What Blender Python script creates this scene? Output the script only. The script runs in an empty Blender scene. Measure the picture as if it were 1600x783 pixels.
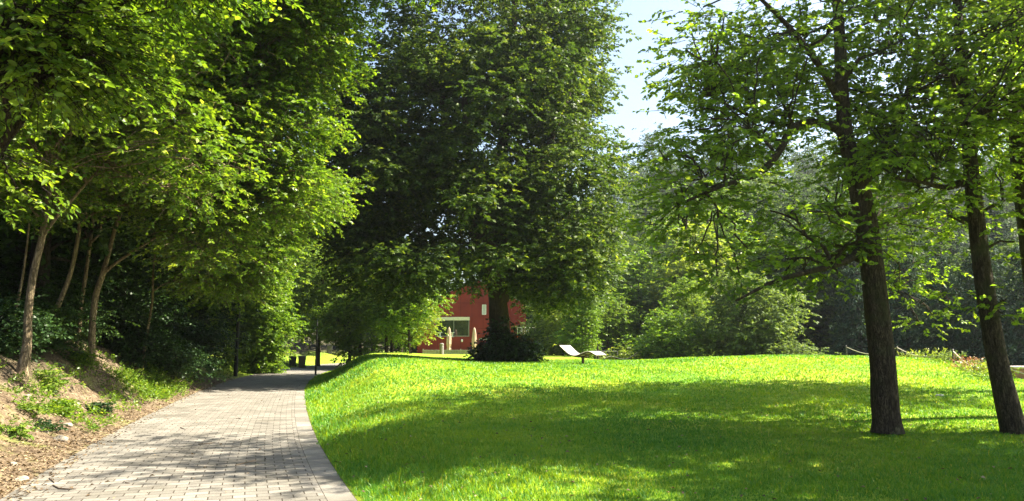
import bpy, bmesh, math, random
import numpy as np

random.seed(7)
RNG = np.random.default_rng(11)
scene = bpy.context.scene
COL = scene.collection
R = math.radians

# ------------------------------------------------------------------ camera
F_PX, CX, CY = 1150.0, 800.0, 391.5
PITCH = math.atan((540 - CY) / F_PX)
EYE = 1.6
cam_d = bpy.data.cameras.new('camera')
cam = bpy.data.objects.new('camera', cam_d)
COL.objects.link(cam)
cam.location = (0, 0, EYE)
cam.rotation_euler = (math.pi / 2 + PITCH, 0, 0)
cam_d.sensor_width = 36
cam_d.lens = 36 * F_PX / 1600
cam_d.clip_start = 0.05
cam_d.clip_end = 3000
scene.camera = cam
CP, SP = math.cos(PITCH), math.sin(PITCH)


def at(px, py, Y):
    """world point seen at photo pixel (px, py) at distance Y ahead of the camera"""
    u, v = (px - CX) / F_PX, (CY - py) / F_PX
    dy, dz = CP - v * SP, SP + v * CP
    return np.array((u / dy * Y, Y, EYE + dz / dy * Y))


# ------------------------------------------------------------------ noise
def _h(ix, iy, iz, seed):
    n = (ix * 374761393 + iy * 668265263 + iz * 2147483647 + seed * 1274126177) & 0xFFFFFFFF
    n = ((n ^ (n >> 13)) * 1274126177) & 0xFFFFFFFF
    n = n ^ (n >> 16)
    return (n & 0xFFFF) / 65535.0


def vnoise(x, y, z=0.0, seed=0):
    x, y, z = np.broadcast_arrays(np.asarray(x, float), np.asarray(y, float), np.asarray(z, float))
    ix, iy, iz = np.floor(x).astype(np.int64), np.floor(y).astype(np.int64), np.floor(z).astype(np.int64)
    fx, fy, fz = x - ix, y - iy, z - iz
    fx, fy, fz = [t * t * (3 - 2 * t) for t in (fx, fy, fz)]
    r = 0
    for a in (0, 1):
        for b in (0, 1):
            for c in (0, 1):
                w = (fx if a else 1 - fx) * (fy if b else 1 - fy) * (fz if c else 1 - fz)
                r = r + w * _h(ix + a, iy + b, iz + c, seed)
    return r


def S(a, b, x):
    t = np.clip((np.asarray(x, float) - a) / (b - a), 0, 1)
    return t * t * (3 - 2 * t)


# ------------------------------------------------------------------ terrain
_ty = np.array([-14, -8, 0, 7.6, 10.5, 15.3, 20, 26.3, 30.7, 38, 46, 55, 65, 75, 85])
_tx = np.array([7.4, 4.7, 1.35, -1.49, -2.56, -4.1, -5.5, -7.3, -8.45, -10.1, -11.5, -12.5, -12.7, -11.6, -9.2])
_ys = np.linspace(-14, 85, 400)
_xs = np.interp(_ys, _ty, _tx)
_k = np.ones(25) / 25
_xs = np.convolve(np.pad(_xs, 12, mode='reflect', reflect_type='odd'), _k, 'valid')
PW = 3.72


def xr(y):
    y = np.asarray(y, float)
    r = np.interp(y, _ys, _xs)
    r = np.where(y < -14, _xs[0] - 0.45 * (y + 14), r)
    return r


def xl(y):
    return xr(y) - PW


def hill_z(x, y):
    t = x / np.maximum(y, 1)
    e = np.interp(t, [-1.5, -.6, -.35, -.1, 0, .1, .2, .28, .4, .55, .7, 1.2],
                  [.30, .20, .07, .045, .06, .15, .21, .21, .205, .19, .20, .22])
    st = np.interp(t, [-.2, .12, .2, .36], [110, 95, 74, 50])
    d = np.sqrt(x * x + y * y)
    return e * 165 * S(0, 1, (y - st) / (175 - st)) * np.where(d > 0, 1, 1)


def ground_z(x, y, fine=True):
    x = np.asarray(x, float)
    y = np.asarray(y, float)
    r = x - xr(y)
    l = xl(y) - x
    # lawn side
    H = .20 + .62 * S(8, 30, y)
    H = H + .30 * np.exp(-((r - 3.2) / 3.2) ** 2) * S(15, 29, y) * (1 - S(52, 72, y))
    H = H + .35 * np.exp(-((x - 13) / 7) ** 2 - ((y - 31) / 7) ** 2)
    edge = S(0, 1, r / np.interp(y, [0, 10, 30], [1.8, 2.0, 2.8]))
    e = (x - 12.5) * .954 - (y - 18) * .298
    drop = -2.6 * S(0, 13, e) * S(2, 16, y) - 1.6 * S(36, 50, y) * S(4, 11, x) * (1 - S(0, 13, e))
    zr = H * edge + drop + hill_z(x, y)
    zr = zr + edge * (.07 * (vnoise(x * .35, y * .35, 0, 3) - .5))
    # left bank
    lc = np.clip(l, 0, 200)
    F = np.interp(y, [0, 27, 38, 50, 70], [1, 1, .62, .35, .30])
    zl = np.where(lc < 2.2, .20 * lc + .16 * lc * lc, 1.214 + .55 * (lc - 2.2))
    zl = np.where(lc > 16, 8.8 + .35 * (lc - 16), zl) * F
    if fine:
        m = S(.2, 1.5, lc)
        zl = zl + m * (.5 * (vnoise(x * .7, y * .7, 0, 5) - .5) + .22 * (vnoise(x * 2.1, y * 2.1, 0, 6) - .5)
                       + .08 * (vnoise(x * 6, y * 6, 0, 8) - .5))
    return np.where(r > 0, zr, np.where(l > 0, zl, -.03))


def gz(x, y):
    return float(ground_z(np.array([x]), np.array([y]))[0])


# ------------------------------------------------------------------ material helpers
def new_mat(name):
    m = bpy.data.materials.new(name)
    m.use_nodes = True
    nt = m.node_tree
    nt.nodes.clear()
    out = nt.nodes.new('ShaderNodeOutputMaterial')
    return m, nt, out


def N(nt, typ, **kw):
    n = nt.nodes.new(typ)
    for k, v in kw.items():
        if k in n.inputs:
            n.inputs[k].default_value = v
        else:
            setattr(n, k, v)
    return n


def ramp(nt, stops, src=None):
    n = nt.nodes.new('ShaderNodeValToRGB')
    el = n.color_ramp.elements
    while len(el) < len(stops):
        el.new(.5)
    for e, (p, c) in zip(el, stops):
        e.position = p
        e.color = (*c, 1)
    if src is not None:
        nt.links.new(src, n.inputs['Fac'])
    return n


def plain(name, col, rough=.6, metal=0.0, var=.15, scale=8.0, bump=0.0, spec=.4):
    m, nt, out = new_mat(name)
    b = N(nt, 'ShaderNodeBsdfPrincipled', Roughness=rough, Metallic=metal)
    b.inputs['Specular IOR Level'].default_value = spec
    tc = N(nt, 'ShaderNodeTexCoord')
    no = N(nt, 'ShaderNodeTexNoise', Scale=scale, Detail=5.0)
    nt.links.new(tc.outputs['Object'], no.inputs['Vector'])
    c = np.array(col)
    rp = ramp(nt, [(.25, tuple(c * (1 - var))), (.75, tuple(np.minimum(c * (1 + var), 1)))], no.outputs['Fac'])
    nt.links.new(rp.outputs['Color'], b.inputs['Base Color'])
    if bump:
        bp = N(nt, 'ShaderNodeBump', Strength=bump, Distance=.02)
        nt.links.new(no.outputs['Fac'], bp.inputs['Height'])
        nt.links.new(bp.outputs['Normal'], b.inputs['Normal'])
    nt.links.new(b.outputs['BSDF'], out.inputs['Surface'])
    return m


def leaf_mat(name, stops, transl=.42, tr_gain=1.6, rough=.42, spec=.35, tr_red=1.15):
    m, nt, out = new_mat(name)
    a = N(nt, 'ShaderNodeAttribute', attribute_name='tint')
    rp = ramp(nt, stops, a.outputs['Fac'])
    b = N(nt, 'ShaderNodeBsdfPrincipled', Roughness=rough)
    b.inputs['Specular IOR Level'].default_value = spec
    nt.links.new(rp.outputs['Color'], b.inputs['Base Color'])
    t = N(nt, 'ShaderNodeBsdfTranslucent')
    rp2 = ramp(nt, [(p, (min(1, c[0] * tr_gain * tr_red), min(1, c[1] * tr_gain * 1.1), c[2] * .6)) for p, c in stops],
               a.outputs['Fac'])
    nt.links.new(rp2.outputs['Color'], t.inputs['Color'])
    mx = N(nt, 'ShaderNodeMixShader', Fac=transl)
    nt.links.new(b.outputs['BSDF'], mx.inputs[1])
    nt.links.new(t.outputs['BSDF'], mx.inputs[2])
    nt.links.new(mx.outputs['Shader'], out.inputs['Surface'])
    return m


def bark_mat(name, c1, c2, scale=9.0, moss=None):
    m, nt, out = new_mat(name)
    b = N(nt, 'ShaderNodeBsdfPrincipled', Roughness=.85)
    b.inputs['Specular IOR Level'].default_value = .2
    tc = N(nt, 'ShaderNodeTexCoord')
    mp = N(nt, 'ShaderNodeMapping')
    mp.inputs['Scale'].default_value = (1, 1, .22)
    nt.links.new(tc.outputs['Object'], mp.inputs['Vector'])
    no = N(nt, 'ShaderNodeTexNoise', Scale=scale * 2.2, Detail=7.0, Roughness=.65)
    nt.links.new(mp.outputs['Vector'], no.inputs['Vector'])
    rp = ramp(nt, [(.32, c1), (.68, c2)], no.outputs['Fac'])
    vo = N(nt, 'ShaderNodeTexVoronoi', feature='DISTANCE_TO_EDGE', Scale=scale * 3.4)
    mv = N(nt, 'ShaderNodeMix', data_type='VECTOR')
    mv.inputs['Factor'].default_value = .12
    nt.links.new(mp.outputs['Vector'], mv.inputs['A'])
    nt.links.new(no.outputs['Color'], mv.inputs['B'])
    nt.links.new(mv.outputs['Result'], vo.inputs['Vector'])
    cr = ramp(nt, [(0, (.35, .33, .30)), (.16, (1, 1, 1))], vo.outputs['Distance'])
    mc = N(nt, 'ShaderNodeMix', data_type='RGBA', blend_type='MULTIPLY')
    mc.inputs['Factor'].default_value = .85
    nt.links.new(rp.outputs['Color'], mc.inputs['A'])
    nt.links.new(cr.outputs['Color'], mc.inputs['B'])
    last = mc.outputs['Result']
    n2 = N(nt, 'ShaderNodeTexNoise', Scale=2.6, Detail=4.0)
    nt.links.new(tc.outputs['Object'], n2.inputs['Vector'])
    if moss:
        mx = N(nt, 'ShaderNodeMix', data_type='RGBA')
        r3 = ramp(nt, [(.52, (0, 0, 0)), (.7, (.7, .7, .7))], n2.outputs['Fac'])
        nt.links.new(r3.outputs['Color'], mx.inputs['Factor'])
        nt.links.new(last, mx.inputs['A'])
        mx.inputs['B'].default_value = (*moss, 1)
        last = mx.outputs['Result']
    nt.links.new(last, b.inputs['Base Color'])
    bp = N(nt, 'ShaderNodeBump', Strength=.9, Distance=.03)
    ad = N(nt, 'ShaderNodeMath', operation='ADD')
    nt.links.new(no.outputs['Fac'], ad.inputs[0])
    nt.links.new(cr.outputs['Color'], ad.inputs[1])
    nt.links.new(ad.outputs[0], bp.inputs['Height'])
    nt.links.new(bp.outputs['Normal'], b.inputs['Normal'])
    nt.links.new(b.outputs['BSDF'], out.inputs['Surface'])
    return m


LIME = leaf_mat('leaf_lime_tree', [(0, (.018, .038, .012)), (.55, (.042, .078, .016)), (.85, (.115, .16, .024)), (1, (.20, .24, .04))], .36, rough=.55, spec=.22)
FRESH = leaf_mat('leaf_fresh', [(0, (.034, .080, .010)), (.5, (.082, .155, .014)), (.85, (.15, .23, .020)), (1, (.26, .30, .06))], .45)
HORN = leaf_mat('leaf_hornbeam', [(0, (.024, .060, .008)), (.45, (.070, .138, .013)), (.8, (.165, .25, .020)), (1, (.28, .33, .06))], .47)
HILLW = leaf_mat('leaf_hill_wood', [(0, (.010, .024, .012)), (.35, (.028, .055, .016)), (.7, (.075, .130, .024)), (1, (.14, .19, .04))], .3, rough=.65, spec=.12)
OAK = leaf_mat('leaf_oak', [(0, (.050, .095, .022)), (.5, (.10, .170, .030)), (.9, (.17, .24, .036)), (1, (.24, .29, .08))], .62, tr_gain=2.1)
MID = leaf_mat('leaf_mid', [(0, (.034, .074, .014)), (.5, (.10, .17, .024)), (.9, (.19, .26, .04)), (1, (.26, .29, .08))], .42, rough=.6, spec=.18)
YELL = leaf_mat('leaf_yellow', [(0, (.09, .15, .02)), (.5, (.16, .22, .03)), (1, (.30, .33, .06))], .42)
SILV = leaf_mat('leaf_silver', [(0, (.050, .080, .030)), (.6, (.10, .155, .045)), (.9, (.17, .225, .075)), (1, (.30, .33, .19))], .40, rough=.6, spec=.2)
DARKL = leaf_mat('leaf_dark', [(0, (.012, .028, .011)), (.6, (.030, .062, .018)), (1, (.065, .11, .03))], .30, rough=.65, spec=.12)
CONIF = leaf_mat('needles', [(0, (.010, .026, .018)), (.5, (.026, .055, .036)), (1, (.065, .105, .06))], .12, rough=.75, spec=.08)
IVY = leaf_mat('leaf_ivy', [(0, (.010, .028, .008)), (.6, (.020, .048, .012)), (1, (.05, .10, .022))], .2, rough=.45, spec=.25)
GRASS = leaf_mat('grass_blade', [(0, (.022, .130, .020)), (.5, (.070, .215, .021)), (.9, (.150, .29, .020)), (1, (.36, .33, .11))], .42, tr_gain=1.7, rough=.5, tr_red=1.9)
LITTER = leaf_mat('leaf_litter', [(0, (.06, .040, .024)), (.5, (.13, .088, .052)), (.8, (.22, .155, .09)), (1, (.34, .26, .16))], .1, tr_gain=1.0, rough=.8)
BARK_BIG = bark_mat('bark_big', (.030, .022, .016), (.10, .075, .05))
BARK_OAK = bark_mat('bark_oak', (.035, .026, .019), (.125, .095, .068), 11, moss=(.06, .07, .03))
BARK_HORN = bark_mat('bark_slender', (.15, .11, .065), (.40, .31, .20), 8, moss=(.11, .10, .04))
BARK_DARK = bark_mat('bark_dark', (.02, .016, .012), (.06, .048, .036))


# ------------------------------------------------------------------ object helpers
def tag(o, label=None, cat=None, group=None, kind=None):
    if label: o['label'] = label
    if cat: o['category'] = cat
    if group: o['group'] = group
    if kind: o['kind'] = kind
    return o


def empty(name, loc, rz=0.0):
    o = bpy.data.objects.new(name, None)
    COL.objects.link(o)
    o.location = loc
    o.rotation_euler = (0, 0, rz)
    o.empty_display_size = .3
    return o


def link(name, me, mat, parent=None, loc=None, rz=0.0):
    o = bpy.data.objects.new(name, me)
    COL.objects.link(o)
    if mat is not None and len(me.materials) == 0:
        me.materials.append(mat)
    if parent is not None:
        o.parent = parent
    if loc is not None:
        o.location = loc
        o.rotation_euler = (0, 0, rz)
    return o


def copy_tree(o, loc, rz=0.0, sc=1.0):
    c = o.copy()
    COL.objects.link(c)
    c.location = loc
    c.rotation_euler = (0, 0, rz)
    c.scale = (sc, sc, sc) if not hasattr(sc, '__len__') else sc
    for ch in o.children:
        d = ch.copy()
        COL.objects.link(d)
        d.parent = c
        for g in ch.children:
            e = g.copy()
            COL.objects.link(e)
            e.parent = d
    return c


def np_mesh(name, verts, loops, nper, tint=None, smooth=False):
    """verts (n,3); loops flat int array; nper corners per face (int)"""
    me = bpy.data.meshes.new(name)
    verts = np.ascontiguousarray(verts, dtype=np.float32)
    loops = np.ascontiguousarray(loops, dtype=np.int32).ravel()
    nf = len(loops) // nper
    me.vertices.add(len(verts))
    me.vertices.foreach_set('co', verts.ravel())
    me.loops.add(len(loops))
    me.loops.foreach_set('vertex_index', loops)
    me.polygons.add(nf)
    me.polygons.foreach_set('loop_start', np.arange(0, nf * nper, nper, dtype=np.int32))
    me.polygons.foreach_set('loop_total', np.full(nf, nper, dtype=np.int32))
    if smooth:
        me.polygons.foreach_set('use_smooth', np.ones(nf, dtype=bool))
    me.update(calc_edges=True)
    if tint is not None:
        at_ = me.attributes.new('tint', 'FLOAT', 'FACE')
        at_.data.foreach_set('value', np.ascontiguousarray(tint, dtype=np.float32))
    return me


class MB:
    """collects boxes, tubes and lathes into one mesh"""
    def __init__(s):
        s.v, s.f = [], []

    def add(s, v, f):
        n = len(s.v)
        s.v += [tuple(map(float, p)) for p in v]
        s.f += [tuple(i + n for i in q) for q in f]
        return s

    def box(s, c, d, rz=0.0, ry=0.0):
        c = np.array(c)
        pts = []
        for sx in (-1, 1):
            for sy in (-1, 1):
                for sz in (-1, 1):
                    p = np.array((sx * d[0] / 2, sy * d[1] / 2, sz * d[2] / 2))
                    p = np.array((p[0] * math.cos(ry) + p[2] * math.sin(ry), p[1], -p[0] * math.sin(ry) + p[2] * math.cos(ry)))
                    p = np.array((p[0] * math.cos(rz) - p[1] * math.sin(rz), p[0] * math.sin(rz) + p[1] * math.cos(rz), p[2]))
                    pts.append(c + p)
        return s.add(pts, [(0, 1, 3, 2), (4, 6, 7, 5), (0, 4, 5, 1), (2, 3, 7, 6), (0, 2, 6, 4), (1, 5, 7, 3)])

    def tube(s, pts, rad, n=8, cap=True):
        pts = [np.array(p, float) for p in pts]
        if not hasattr(rad, '__len__'):
            rad = [rad] * len(pts)
        v, f = [], []
        up = np.array((.13, .21, .97))
        for i, p in enumerate(pts):
            t = pts[min(i + 1, len(pts) - 1)] - pts[max(i - 1, 0)]
            t = t / (np.linalg.norm(t) + 1e-9)
            a = np.cross(t, up if abs(t @ up) < .95 else np.array((1., 0, 0)))
            a /= np.linalg.norm(a)
            b = np.cross(t, a)
            for k in range(n):
                an = 2 * math.pi * k / n
                v.append(p + rad[i] * (math.cos(an) * a + math.sin(an) * b))
        for i in range(len(pts) - 1):
            for k in range(n):
                f.append((i * n + k, i * n + (k + 1) % n, (i + 1) * n + (k + 1) % n, (i + 1) * n + k))
        if cap:
            f.append(tuple(range(n)))
            f.append(tuple(reversed(range((len(pts) - 1) * n, len(pts) * n))))
        return s.add(v, f)

    def lathe(s, c, prof, n=12):
        v, f = [], []
        for (r, z) in prof:
            for k in range(n):
                an = 2 * math.pi * k / n
                v.append((c[0] + r * math.cos(an), c[1] + r * math.sin(an), c[2] + z))
        for i in range(len(prof) - 1):
            for k in range(n):
                f.append((i * n + k, i * n + (k + 1) % n, (i + 1) * n + (k + 1) % n, (i + 1) * n + k))
        f.append(tuple(reversed(range(n))))
        f.append(tuple(range((len(prof) - 1) * n, len(prof) * n)))
        return s.add(v, f)

    def mesh(s, name, smooth=False, bevel=0.0):
        me = bpy.data.meshes.new(name)
        me.from_pydata(s.v, [], s.f)
        bm = bmesh.new()
        bm.from_mesh(me)
        bmesh.ops.recalc_face_normals(bm, faces=bm.faces)
        if bevel:
            bmesh.ops.bevel(bm, geom=list(bm.edges), offset=bevel, segments=1, affect='EDGES', clamp_overlap=True)
        bm.to_mesh(me)
        bm.free()
        if smooth:
            me.polygons.foreach_set('use_smooth', np.ones(len(me.polygons), dtype=bool))
        me.update()
        return me

    def build(s, name, mat, parent=None, smooth=False, bevel=0.0, loc=None, rz=0.0):
        return link(name, s.mesh(name, smooth, bevel), mat, parent, loc, rz)


# ------------------------------------------------------------------ tree machinery
def unit(a):
    return a / (np.linalg.norm(a, axis=-1, keepdims=True) + 1e-9)


def leaves_mesh(name, base, direc, normal, size, tint, aspect=.62, quads=2, fold=.18):
    """leaf shaped faces: base points, growth direction, facing, length per leaf"""
    d = unit(direc)
    s = unit(np.cross(d, normal))
    n = np.cross(s, d)
    L = size[:, None]
    w = L * aspect * .5
    if quads == 1:
        V = np.stack([base, base + d * L * .45 + s * w + n * L * fold * .5, base + d * L, base + d * L * .45 - s * w + n * L * fold * .5], 1)
        idx = np.arange(len(base))[:, None] * 4 + np.array([0, 1, 2, 3])
        return np_mesh(name, V.reshape(-1, 3), idx, 4, tint)
    V = np.stack([base,
                  base + d * L * .30 + s * w * .95 + n * L * fold * .5,
                  base + d * L * .70 + s * w * .75 + n * L * fold * .35,
                  base + d * L - n * L * .10,
                  base + d * L * .70 - s * w * .75 + n * L * fold * .35,
                  base + d * L * .30 - s * w * .95 + n * L * fold * .5], 1)
    k = np.arange(len(base))[:, None] * 6
    idx = np.concatenate([k + np.array([0, 1, 2, 3]), k + np.array([0, 3, 4, 5])], 1)
    return np_mesh(name, V.reshape(-1, 3), idx.reshape(-1), 4, np.repeat(tint, 2))


def sprays(rng, centers, outward, spread, per_center, leaves_per, twig_len, droop, flat):
    """twigs radiating round clump centres; returns twig start, direction, clump index"""
    n = len(centers)
    ci = np.repeat(np.arange(n), per_center)
    off = rng.normal(size=(len(ci), 3)) * spread[ci][:, None]
    off[:, 2] *= flat
    st = centers[ci] + off
    d = unit(off + outward[ci] * .6 * spread[ci][:, None] + rng.normal(size=(len(ci), 3)) * .35 * spread[ci][:, None])
    d[:, 2] = d[:, 2] * .6 - droop * rng.uniform(.3, 1.2, len(ci))
    return st, unit(d), ci


def foliage(name, rng, centers, outward, spread, per_center, leaves_per, twig_len, leaf, droop=.25, flat=.55,
            clump_tint=None, quads=1, aspect=.62, keep=None):
    st, d, ci = sprays(rng, centers, outward, spread, per_center, leaves_per, twig_len, droop, flat)
    if keep is not None:
        m = keep(st)
        st, d, ci = st[m], d[m], ci[m]
    nt_ = len(st)
    tl = twig_len * rng.uniform(.6, 1.3, nt_)
    k = np.tile(np.arange(leaves_per), nt_)
    ti = np.repeat(np.arange(nt_), leaves_per)
    t = (k + rng.uniform(.1, .9, len(k))) / leaves_per
    dd = d[ti]
    up = np.array((0, 0, 1.0))
    side = unit(np.cross(dd, up) + 1e-4)
    sg = np.where(k % 2 == 0, 1.0, -1.0)[:, None]
    base = st[ti] + dd * (tl[ti] * t)[:, None]
    base[:, 2] -= .25 * droop * (tl[ti] * t ** 2)
    ld = unit(dd * .55 + side * sg * .8 + rng.normal(size=dd.shape) * .35 + np.array((0, 0, -.25 * droop - .1)))
    nm = unit(up + rng.normal(size=dd.shape) * .55)
    size = leaf * rng.uniform(.65, 1.25, len(k))
    ct = (clump_tint if clump_tint is not None else rng.uniform(0, 1, len(centers)))
    tw = rng.normal(size=nt_) * .10
    tint = np.clip(.18 + .5 * ct[ci][ti] + tw[ti] + rng.normal(size=len(k)) * .13 + .12 * t, 0, 1)
    tint = np.where(rng.uniform(size=len(k)) < .006, 1.0, tint)
    me = leaves_mesh(name, base, ld, nm, size, tint, aspect, quads)
    return me, (st, d, tl)


def blob_centers(rng, blobs, n, shell=.55):
    """n clump centres in a union of ellipsoids (cx,cy,cz,rx,ry,rz,weight)"""
    b = np.array(blobs, float)
    w = b[:, 6] * (b[:, 3] * b[:, 4] * b[:, 5]) ** (2 / 3)
    w /= w.sum()
    pick = rng.choice(len(b), n, p=w)
    u = unit(rng.normal(size=(n, 3)))
    r = rng.uniform(shell ** 3, 1, n) ** (1 / 3)
    p = b[pick, :3] + u * r[:, None] * b[pick, 3:6]
    return p, unit(u * b[pick, 3:6])


class Skel:
    def __init__(s):
        s.P, s.Rd, s.lines = [], [], []

    def line(s, pts, rad, n=None):
        """smooth polyline through pts with radii; stored for a tube and as attach points"""
        pts = np.array(pts, float)
        rad = np.array(rad, float)
        k = len(pts)
        m = max(4, (k - 1) * 5)
        t = np.linspace(0, k - 1, m)
        i = np.clip(t.astype(int), 0, k - 2)
        f = (t - i)[:, None]
        p0, p1, p2, p3 = pts[np.maximum(i - 1, 0)], pts[i], pts[i + 1], pts[np.minimum(i + 2, k - 1)]
        q = .5 * (2 * p1 + (p2 - p0) * f + (2 * p0 - 5 * p1 + 4 * p2 - p3) * f ** 2 + (3 * p1 - p0 - 3 * p2 + p3) * f ** 3)
        rr = np.interp(t, np.arange(k), rad)
        s.lines.append((q, rr, n))
        s.P += list(q)
        s.Rd += list(rr)
        return q

    def grow(s, rng, targets, zmin, rmax=.12, rtip=.012, slope=.55, k=6, sag=.08, wig=.06):
        """a curved limb from the nearest suitable node to each target, nearest first"""
        axis = np.mean(np.array(s.P), 0)
        order = np.argsort(np.linalg.norm(targets - axis, axis=1))
        for j in order:
            T = targets[j]
            P = np.array(s.P)
            Rr = np.array(s.Rd)
            d = P - T
            dist = np.linalg.norm(d, axis=1)
            hor = np.linalg.norm(d[:, :2], axis=1)
            want = T[2] - slope * hor
            cost = dist + .8 * np.maximum(P[:, 2] - want, 0) + np.where(P[:, 2] < zmin, 50, 0) + np.where(Rr < rtip * 1.3, 3, 0)
            a = int(np.argmin(cost))
            A = P[a]
            L = dist[a]
            r0 = min(Rr[a] * .72, rmax, .018 * L + rtip * 1.6)
            t = np.linspace(0, 1, k)[:, None]
            q = A + (T - A) * t
            q[:, 2] += (sag * L * np.sin(np.pi * t[:, 0]))
            q[1:-1] += rng.normal(size=(k - 2, 3)) * wig * L * .5
            rr = r0 + (rtip - r0) * t[:, 0]
            s.lines.append((q, rr, None))
            s.P += list(q[2:])
            s.Rd += list(rr[2:])

    def mesh(s, name, origin, nbig=14, rough=0.0, rng=None, twigs=None, twig_r=.004):
        V, Fc = [], []
        off = 0
        up = np.array((.17, .23, .95))

        def tube_np(q, rr, n, off, rgh):
            t = unit(np.gradient(q, axis=0))
            a = unit(np.cross(t, up))
            b = np.cross(t, a)
            an = np.linspace(0, 2 * np.pi, n, endpoint=False)
            ring = np.cos(an)[None, :, None] * a[:, None, :] + np.sin(an)[None, :, None] * b[:, None, :]
            rad = rr[:, None, None] * np.ones((1, n, 1))
            if rgh:
                p = q[:, None, :] + ring * rad
                nz = vnoise(p[..., 0] * 5, p[..., 1] * 5, p[..., 2] * 1.6, 4) - .5
                rad = rad * (1 + rgh * nz[..., None])
            v = (q[:, None, :] + ring * rad).reshape(-1, 3)
            m = len(q)
            i = np.arange(m - 1)[:, None] * n
            k = np.arange(n)[None, :]
            f = np.stack([i + k, i + (k + 1) % n, i + n + (k + 1) % n, i + n + k], -1).reshape(-1, 4) + off
            return v, f
        for (q, rr, n) in s.lines:
            nn = n or (nbig if rr[0] > .1 else 8 if rr[0] > .04 else 5)
            v, f = tube_np(q, rr, nn, off, rough if rr[0] > .08 else 0)
            V.append(v); Fc.append(f); off += len(v)
        if twigs is not None:
            st, d, tl = twigs
            m = len(st)
            a = unit(np.cross(d, up)); b = np.cross(d, a)
            e = st + d * tl[:, None]
            e[:, 2] -= .1 * tl
            st2 = st - d * tl[:, None] * .5
            rings = []
            for c, r_ in ((st2, twig_r * 1.5), (e, twig_r * .5)):
                for k in range(3):
                    an = 2 * np.pi * k / 3
                    rings.append(c + r_ * (np.cos(an) * a + np.sin(an) * b))
            v = np.stack(rings, 1).reshape(-1, 3)
            base = np.arange(m)[:, None] * 6 + off
            f = np.concatenate([base + np.array(x) for x in ([0, 1, 4, 3], [1, 2, 5, 4], [2, 0, 3, 5])], 0)
            V.append(v); Fc.append(f)
        V = np.concatenate(V) - np.array(origin)
        return np_mesh(name, V, np.concatenate(Fc), 4, None, True)


def shift(me, origin):
    n = len(me.vertices)
    a = np.empty(n * 3, np.float32)
    me.vertices.foreach_get('co', a)
    a = a.reshape(-1, 3) - np.array(origin, np.float32)
    me.vertices.foreach_set('co', a.ravel())
    me.update()


def build_tree(name, label, origin, stems, blobs, n_clump, per, leaves, leaf, lmat, bmat, seed, spread=.6, twig=.35,
               droop=.25, flat=.55, zmin=2.0, shell=.55, quads=1, rmax=.12, twigs=False, group=None, cat='tree', gap=.0,
               limbs_to=None, aspect=.62, rough=.12, slope=.55, extra=None, keep=None, gapf=.45):
    rng = np.random.default_rng(seed)
    c, o = blob_centers(rng, blobs, n_clump, shell)
    if gap:
        nz = vnoise(c[:, 0] * gapf, c[:, 1] * gapf, c[:, 2] * gapf, seed)
        m = nz > np.quantile(nz, gap)
        c, o = c[m], o[m]
    if extra is not None:
        c = np.concatenate([c, extra]); o = np.concatenate([o, np.tile([[0, 0, -.2]], (len(extra), 1))])
    sk = Skel()
    for st in stems:
        sk.line([p[:3] for p in st], [p[3] for p in st])
    nl = len(c) if limbs_to is None else min(limbs_to, len(c))
    sk.grow(rng, c[:nl] if extra is None else np.concatenate([c[:nl], extra]), zmin, rmax=rmax, slope=slope)
    sp = spread * rng.uniform(.7, 1.3, len(c))
    ct = np.clip(.5 * vnoise(c[:, 0] * .8, c[:, 1] * .8, c[:, 2] * .8, seed + 1) + .5 * rng.uniform(0, 1, len(c)), 0, 1)
    fm, tw = foliage('crown', rng, c, o, sp, per, leaves, twig, leaf, droop, flat, ct, quads, aspect, keep)
    shift(fm, origin)
    tm = sk.mesh('trunk', origin, rough=rough, twigs=tw if twigs else None)
    root = empty(name, origin)
    tag(root, label, cat, group)
    link('trunk', tm, bmat, root)
    link('crown', fm, lmat, root)
    return root


def px_blob(px, py, Y, rx, ry, dep, w=1.0):
    p = at(px, py, Y)
    k = Y / F_PX
    return (p[0], p[1], p[2], rx * k, dep, ry * k, w)


def px_stem(pts, Y, extra=None):
    """pts (px, py, radius_m[, Y])"""
    out = []
    for q in pts:
        yy = q[3] if len(q) > 3 else Y
        p = at(q[0], q[1], yy)
        out.append((p[0], p[1], p[2], q[2]))
    return out
#@@PART2

# ------------------------------------------------------------------ light and sky
SUN_AZ, SUN_EL = 82.0, 46.0      # azimuth clockwise from the view direction (+Y)
w = bpy.data.worlds.new('World')
scene.world = w
w.use_nodes = True
wn = w.node_tree
bg = wn.nodes['Background']
sky = wn.nodes.new('ShaderNodeTexSky')
sky.sky_type = 'NISHITA'
sky.sun_disc = False
sky.sun_elevation = R(SUN_EL)
sky.sun_rotation = R(SUN_AZ)
sky.air_density = 1.2
sky.dust_density = 2.0
sky.ozone_density = 1.0
wn.links.new(sky.outputs['Color'], bg.inputs['Color'])
bg.inputs['Strength'].default_value = .055
sd = bpy.data.lights.new('sun', 'SUN')
sd.energy = 5.0
sd.angle = R(.55)
sd.color = (1.0, .91, .73)
so = bpy.data.objects.new('sun', sd)
COL.objects.link(so)
so.rotation_euler = (R(90 - SUN_EL), 0, R(-SUN_AZ) + math.pi)
so.location = (30, 5, 40)
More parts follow.
